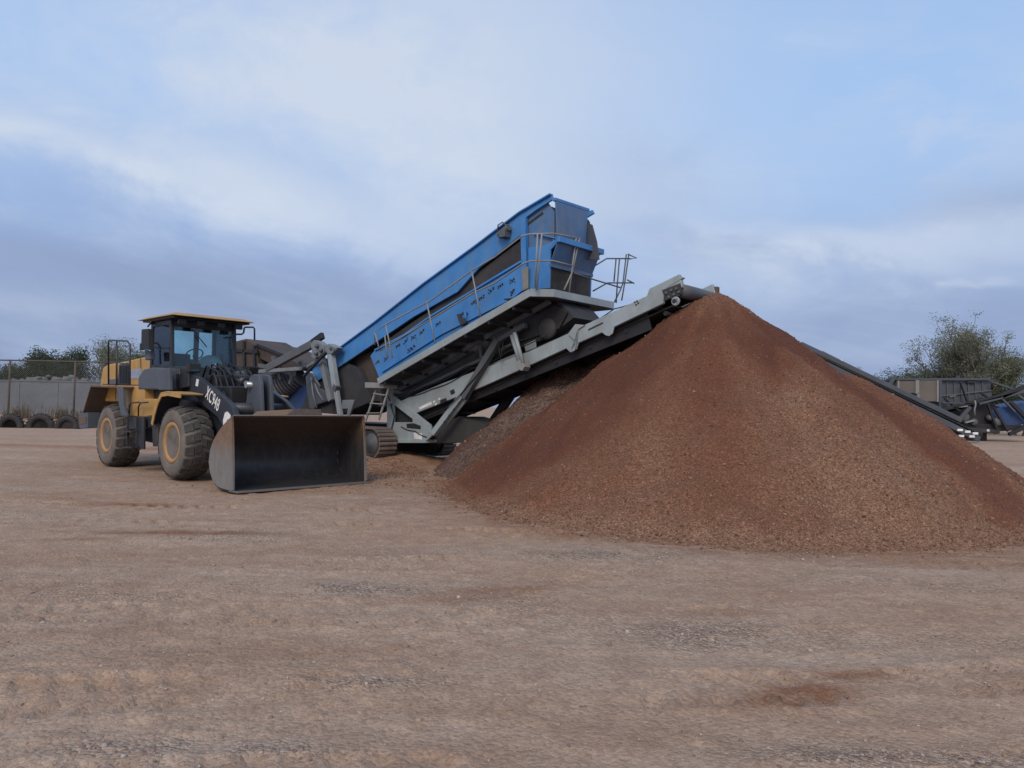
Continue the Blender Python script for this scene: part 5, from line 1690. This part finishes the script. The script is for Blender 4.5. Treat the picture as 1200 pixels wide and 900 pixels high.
# ================================================================ TREES
def make_tree(label, base, h, w, leaf, nleaf, lsize, seed, stems=1, open_=.35, crown0=.3, group=None, puff=1.0):
    r_ = random.Random(seed)
    root = empty('tree', base)
    tag(root, label, 'tree', group)
    tb_ = MB()
    tips = []
    def grow(p, d, ln, rad, lev):
        pts = [p]
        q = p.copy(); dd = d.copy()
        ns = 4
        for i in range(ns):
            dd = (dd + Vector((r_.uniform(-.22, .22), r_.uniform(-.22, .22), r_.uniform(-.04, .16)))).normalized()
            q = q + dd * ln / ns
            pts.append(q.copy())
        tb_.tube(pts, rad * 1.35, 6 if lev < 2 else 4, rad * .7)
        if lev >= 3:
            tips.append((pts[-1], lev)); tips.append((pts[2], lev)); return
        nb = r_.choice((3, 4)) if lev else r_.choice((4, 5))
        for j in range(nb):
            t = r_.uniform(.35, 1.0)
            bp_ = pts[min(ns, int(t * ns))]
            a = r_.uniform(0, 2 * math.pi)
            sp2_ = r_.uniform(.45, 1.0)
            nd = (dd + Vector((math.cos(a) * sp2_ * w / h * 1.6, math.sin(a) * sp2_ * w / h * 1.6, r_.uniform(-.1, .35)))).normalized()
            grow(bp_, nd, ln * r_.uniform(.55, .8), rad * .5, lev + 1)
        tips.append((pts[-1], lev))
    for s_ in range(stems):
        a = r_.uniform(0, 6.28)
        off = Vector((math.cos(a) * .3 * (stems > 1), math.sin(a) * .3 * (stems > 1), -.2))
        d = Vector((math.cos(a) * .35 * (stems > 1) + r_.uniform(-.08, .08), math.sin(a) * .35 * (stems > 1), 1)).normalized()
        grow(off, d, h * r_.uniform(.36, .44), .018 * h / (stems ** .5) + .02, 0)
    # fit the skeleton to the tree's real height and spread
    zs = [v.co.z for v in tb_.bm.verts]; xs2 = [abs(v.co.x) for v in tb_.bm.verts]
    fz = h * .97 / max(zs); fx = (w / 2) / sorted(xs2)[int(len(xs2) * .985)]
    for v in tb_.bm.verts:
        v.co.z *= fz if v.co.z > 0 else 1; t = min(1, max(0, v.co.z / (h * .3))); v.co.x *= 1 + (fx - 1) * t; v.co.y *= 1 + (fx - 1) * t
    T = []
    for p, lv in tips:
        t = min(1, max(0, p.z * fz / (h * .3)))
        T.append((p.x * (1 + (fx - 1) * t), p.y * (1 + (fx - 1) * t), p.z * fz))
    tb_.build('trunk', 'bark', root)
    T = np.array([q for q in T if q[2] > h * crown0 * .6])
    rg = np.random.default_rng(seed)
    sel = rg.permutation(len(T))[: max(10, int(len(T) * (1 - open_ * .5)))]
    T = T[sel]
    wts = rg.uniform(.2, 1, len(T)); wts /= wts.sum()
    idx = rg.choice(len(T), nleaf, p=wts)
    spread = rg.uniform(.025, .060, len(T))[idx] * h * puff
    Pn = T[idx] + np.clip(rg.normal(0, 1, (nleaf, 3)), -1.5, 1.5) * spread[:, None] * np.array([1, 1, .8])
    Pn = Pn[Pn[:, 2] > .1]
    nl = len(Pn)
    a = rg.normal(0, 1, (nl, 3)); a /= np.linalg.norm(a, axis=1)[:, None]
    b = np.cross(a, rg.normal(0, 1, (nl, 3))); b /= np.linalg.norm(b, axis=1)[:, None]
    s1 = (lsize * rg.uniform(.5, 1.3, nl))[:, None]
    V = np.stack([Pn - a * s1, Pn + b * s1 * .45, Pn + a * s1, Pn - b * s1 * .45], 1).reshape(-1, 3)
    Fs = np.arange(nl * 4).reshape(-1, 4)
    faces_object('crown', V, Fs, leaf, root)
    return root


def tree_at(label, x, ytop, Y, wpx, leaf, nleaf, lsize, seed, **kw):
    nleaf = int(nleaf * 2.8); lsize *= .54
    top = at_depth(x, ytop, Y)
    w = wpx / F_PX * Y
    return make_tree(label, (top.x, Y, 0), top.z, w, leaf, nleaf, lsize, seed, **kw)


TG = 'trees behind the grey wall'
tree_at('dark bushy tree standing behind the rubble on the wall', 66, 409, 62, 56, 'leaf_dark', 11000, .15, 21, group=TG, open_=.0, puff=1.9)
tree_at('grey-green sparse tree rising behind the loader hood', 126, 396, 70, 70, 'leaf_grey', 8500, .14, 22, group=TG, open_=.3, stems=2, puff=1.3)
tree_at('dark tree between the rubble tree and loader hood', 97, 409, 64, 48, 'leaf_dark', 8000, .14, 23, group=TG, open_=.0, puff=1.8)
tree_at('small dark tree at the picture edge behind the leftmost post', 4, 425, 60, 46, 'leaf_dark', 7000, .14, 24, group=TG, open_=.0, puff=1.8)
tree_at('short thin bush left of the dark bushy tree', 36, 431, 62, 24, 'leaf_mid', 2400, .12, 25, group=TG, open_=.1, puff=1.5)
tree_at('mid green tree behind the loader cab side', 155, 412, 66, 48, 'leaf_mid', 6000, .14, 26, group=TG, open_=.1, puff=1.6)

TR = 'trees beyond the far crusher'
tree_at('tall airy tree with bare twigs above the far crusher', 1131, 372, 66, 100, 'leaf_grey', 12500, .15, 31, group=TR, open_=.30, stems=5, crown0=.12, puff=.72)
tree_at('dense lower tree at the picture edge beside the airy tree', 1166, 408, 68, 70, 'leaf_mid', 9000, .14, 32, group=TR, open_=.1, stems=2, crown0=.1)
tree_at('rounded bush half hidden behind the tan panels', 1078, 428, 63, 62, 'leaf_mid', 7000, .13, 33, group=TR, open_=.1, stems=2, crown0=.05)
tree_at('pale low bush at the top of the long conveyor', 1017, 429, 72, 44, 'leaf_grey', 3500, .13, 34, group=TR, open_=.1, stems=2, crown0=.1)
tree_at('small dark green bush between the conveyor and the tan panels', 1043, 432, 70, 44, 'leaf_dark', 3500, .13, 35, group=TR, open_=.1, stems=2, crown0=.1)
tree_at('low dark bush behind the blue engine cover', 1195, 440, 62, 60, 'leaf_dark', 5000, .13, 36, group=TR, open_=.1, stems=2, crown0=.05)


# ================================================================ SKY AND SUN
SUN_EL, SUN_AZ = R(40), R(-165)      # azimuth from straight ahead, negative to the left
world = bpy.data.worlds.new('World')
scene.world = world
world.use_nodes = True
nt = world.node_tree
nt.nodes.clear()
b = NB(nt)
sky = b.n('ShaderNodeTexSky', sky_type='NISHITA', sun_disc=False, sun_elevation=SUN_EL, sun_rotation=SUN_AZ, dust_density=2.0, air_density=1.2, ozone_density=2.5)
tc = b.n('ShaderNodeTexCoord').outputs['Generated']
sx = b.n('ShaderNodeSeparateXYZ', {0: tc})
az = b.math('ARCTAN2', sx.outputs[0], sx.outputs[1])
el = b.math('ARCSINE', sx.outputs[2])
# cloud layer coordinates: streaks lie along the horizon and tilt a little
v = b.n('ShaderNodeCombineXYZ', {0: b.math('MULTIPLY', az, 1.6), 1: b.math('ADD', b.math('MULTIPLY', el, 5.0), b.math('MULTIPLY', az, .55)), 2: 0.0}).outputs[0]
n1 = b.noise(v, 1.3, 6, .55, .5)
v2_ = b.n('ShaderNodeCombineXYZ', {0: b.math('MULTIPLY', az, 3.0), 1: b.math('MULTIPLY', el, 4.5), 2: 3.0}).outputs[0]
n2 = b.noise(v2_, 2.2, 6, .6, .3)
wob = b.math('MULTIPLY', b.math('SUBTRACT', n1, .5), .13)
azw = b.math('ADD', az, b.math('MULTIPLY', b.math('SUBTRACT', n2, .5), .35))
elw = b.math('ADD', el, wob)


def blob(a0, e0, sa, se, tilt, amp):
    da = b.math('SUBTRACT', azw, a0)
    de = b.math('SUBTRACT', b.math('SUBTRACT', elw, e0), b.math('MULTIPLY', da, tilt))
    q = b.math('ADD', b.math('POWER', b.math('ABSOLUTE', b.math('DIVIDE', da, sa)), 2.0), b.math('POWER', b.math('ABSOLUTE', b.math('DIVIDE', de, se)), 2.0))
    return b.math('MULTIPLY', b.math('EXPONENT', b.math('MULTIPLY', q, -1.0)), amp)


def azel(x, y):
    d = ray(x, y).normalized()
    return math.atan2(d.x, d.y), math.asin(d.z)


def add(*xs):
    t = xs[0]
    for x in xs[1:]:
        t = b.math('ADD', t, x)
    return t


SK = 10.0   # the background runs at 0.1, so these colours are ten times what the picture shows
def k10(c): return tuple(x * SK for x in c)
elr = b.math('DIVIDE', elw, 1.57)
base = b.ramp(elr, [(0.0, k10((.28, .36, .58))), (0.06, k10((.285, .375, .61))), (0.13, k10((.33, .46, .74))), (0.22, k10((.385, .56, .87))), (0.32, k10((.38, .55, .86))), (0.6, k10((.42, .56, .82))), (1.0, k10((.42, .54, .78)))])
A = azel
white = add(blob(*A(520, 90), .36, .20, -.10, .85), blob(*A(60, 183), .26, .022, -.17, .85), blob(*A(310, 232), .24, .035, -.22, .6), blob(*A(720, 230), .26, .06, .0, .30),
            blob(*A(1090, 300), .20, .05, .12, .55), blob(*A(930, 295), .14, .020, -.25, .50), blob(*A(1185, 170), .10, .12, .0, .40), blob(*A(250, 90), .34, .09, -.05, .50), blob(*A(150, 365), .26, .022, -.14, .40), blob(*A(1150, 350), .04, .006, .1, .4))
dark = add(blob(*A(60, 305), .36, .045, -.10, .62), blob(*A(330, 345), .28, .042, -.10, .60), blob(*A(250, 400), .5, .045, .0, .55), blob(*A(1020, 390), .35, .05, .0, .35), blob(*A(1165, 235), .08, .035, .1, .45), blob(*A(840, 290), .15, .022, -.25, .35), blob(*A(760, 215), .12, .05, -.3, .25))
blue_ = add(blob(*A(960, 130), .25, .14, .1, .75), blob(*A(160, 80), .12, .05, .2, .5), blob(*A(20, 10), .2, .08, .2, .5))
w_f = b.math('MULTIPLY', white, b.ramp(n2, [(.25, .55), (.65, 1.15)]), clamp=True)
d_f = b.math('MULTIPLY', dark, b.ramp(n1, [(.25, .6), (.65, 1.1)]), clamp=True)
c = b.mix(b.math('MULTIPLY', blue_, 1.0, clamp=True), base, k10((.36, .57, .92)))
c = b.mix(b.ramp(n2, [(.45, 0.0), (.75, .40)]), c, k10((.48, .60, .83)))
c = b.mix(w_f, c, k10((.64, .72, .86)))
c = b.mix(b.math('MULTIPLY', d_f, 1.0), c, k10((.285, .365, .57)))
v3_ = b.n('ShaderNodeCombineXYZ', {0: b.math('ADD', b.math('MULTIPLY', az, 2.0), b.math('MULTIPLY', el, 1.5)), 1: b.math('ADD', b.math('MULTIPLY', el, 13.0), b.math('MULTIPLY', az, 2.2)), 2: 7.0}).outputs[0]
n3_ = b.noise(v3_, 1.6, 8, .62, .8)
c = b.mix(b.math('MULTIPLY', b.ramp(n3_, [(.48, 0.0), (.75, .28)]), b.ramp(n2, [(.35, .15), (.6, 1.0)])), c, k10((.60, .69, .85)))
# the brighter evening sky low behind the camera, on the sun's side
back = b.math('MULTIPLY', b.math('MULTIPLY', sx.outputs[1], -1.0, clamp=True), b.math('EXPONENT', b.math('MULTIPLY', b.math('POWER', b.math('DIVIDE', el, .55), 2.0), -1.0)))
c = b.mix(b.math('MULTIPLY', back, 1.0, clamp=True), c, k10((1.0, .98, 1.05)))
final = b.mix(.92, sky.outputs[0], c)
bg = b.n('ShaderNodeBackground', {'Color': final, 'Strength': .1})
o = b.n('ShaderNodeOutputWorld')
nt.links.new(bg.outputs[0], o.inputs['Surface'])

sun = bpy.data.lights.new('sun', 'SUN')
sun.energy = 1.9
sun.angle = R(25)
sun.color = (1.0, .84, .66)
so = bpy.data.objects.new('sun', sun)
col.objects.link(so)
dsun = Vector((math.sin(SUN_AZ) * math.cos(SUN_EL), math.cos(SUN_AZ) * math.cos(SUN_EL), math.sin(SUN_EL)))
so.rotation_euler = dsun.to_track_quat('Z', 'Y').to_euler()
so.location = (0, 0, 30)

scene.view_settings.view_transform = 'Standard'
scene.view_settings.look = 'None'
scene.view_settings.exposure = 0
scene.view_settings.gamma = 1
scene.view_settings.use_curve_mapping = False
scene.render.engine = 'CYCLES'
scene.cycles.use_denoising = True
scene.cycles.max_bounces = 6
scene.cycles.transparent_max_bounces = 8
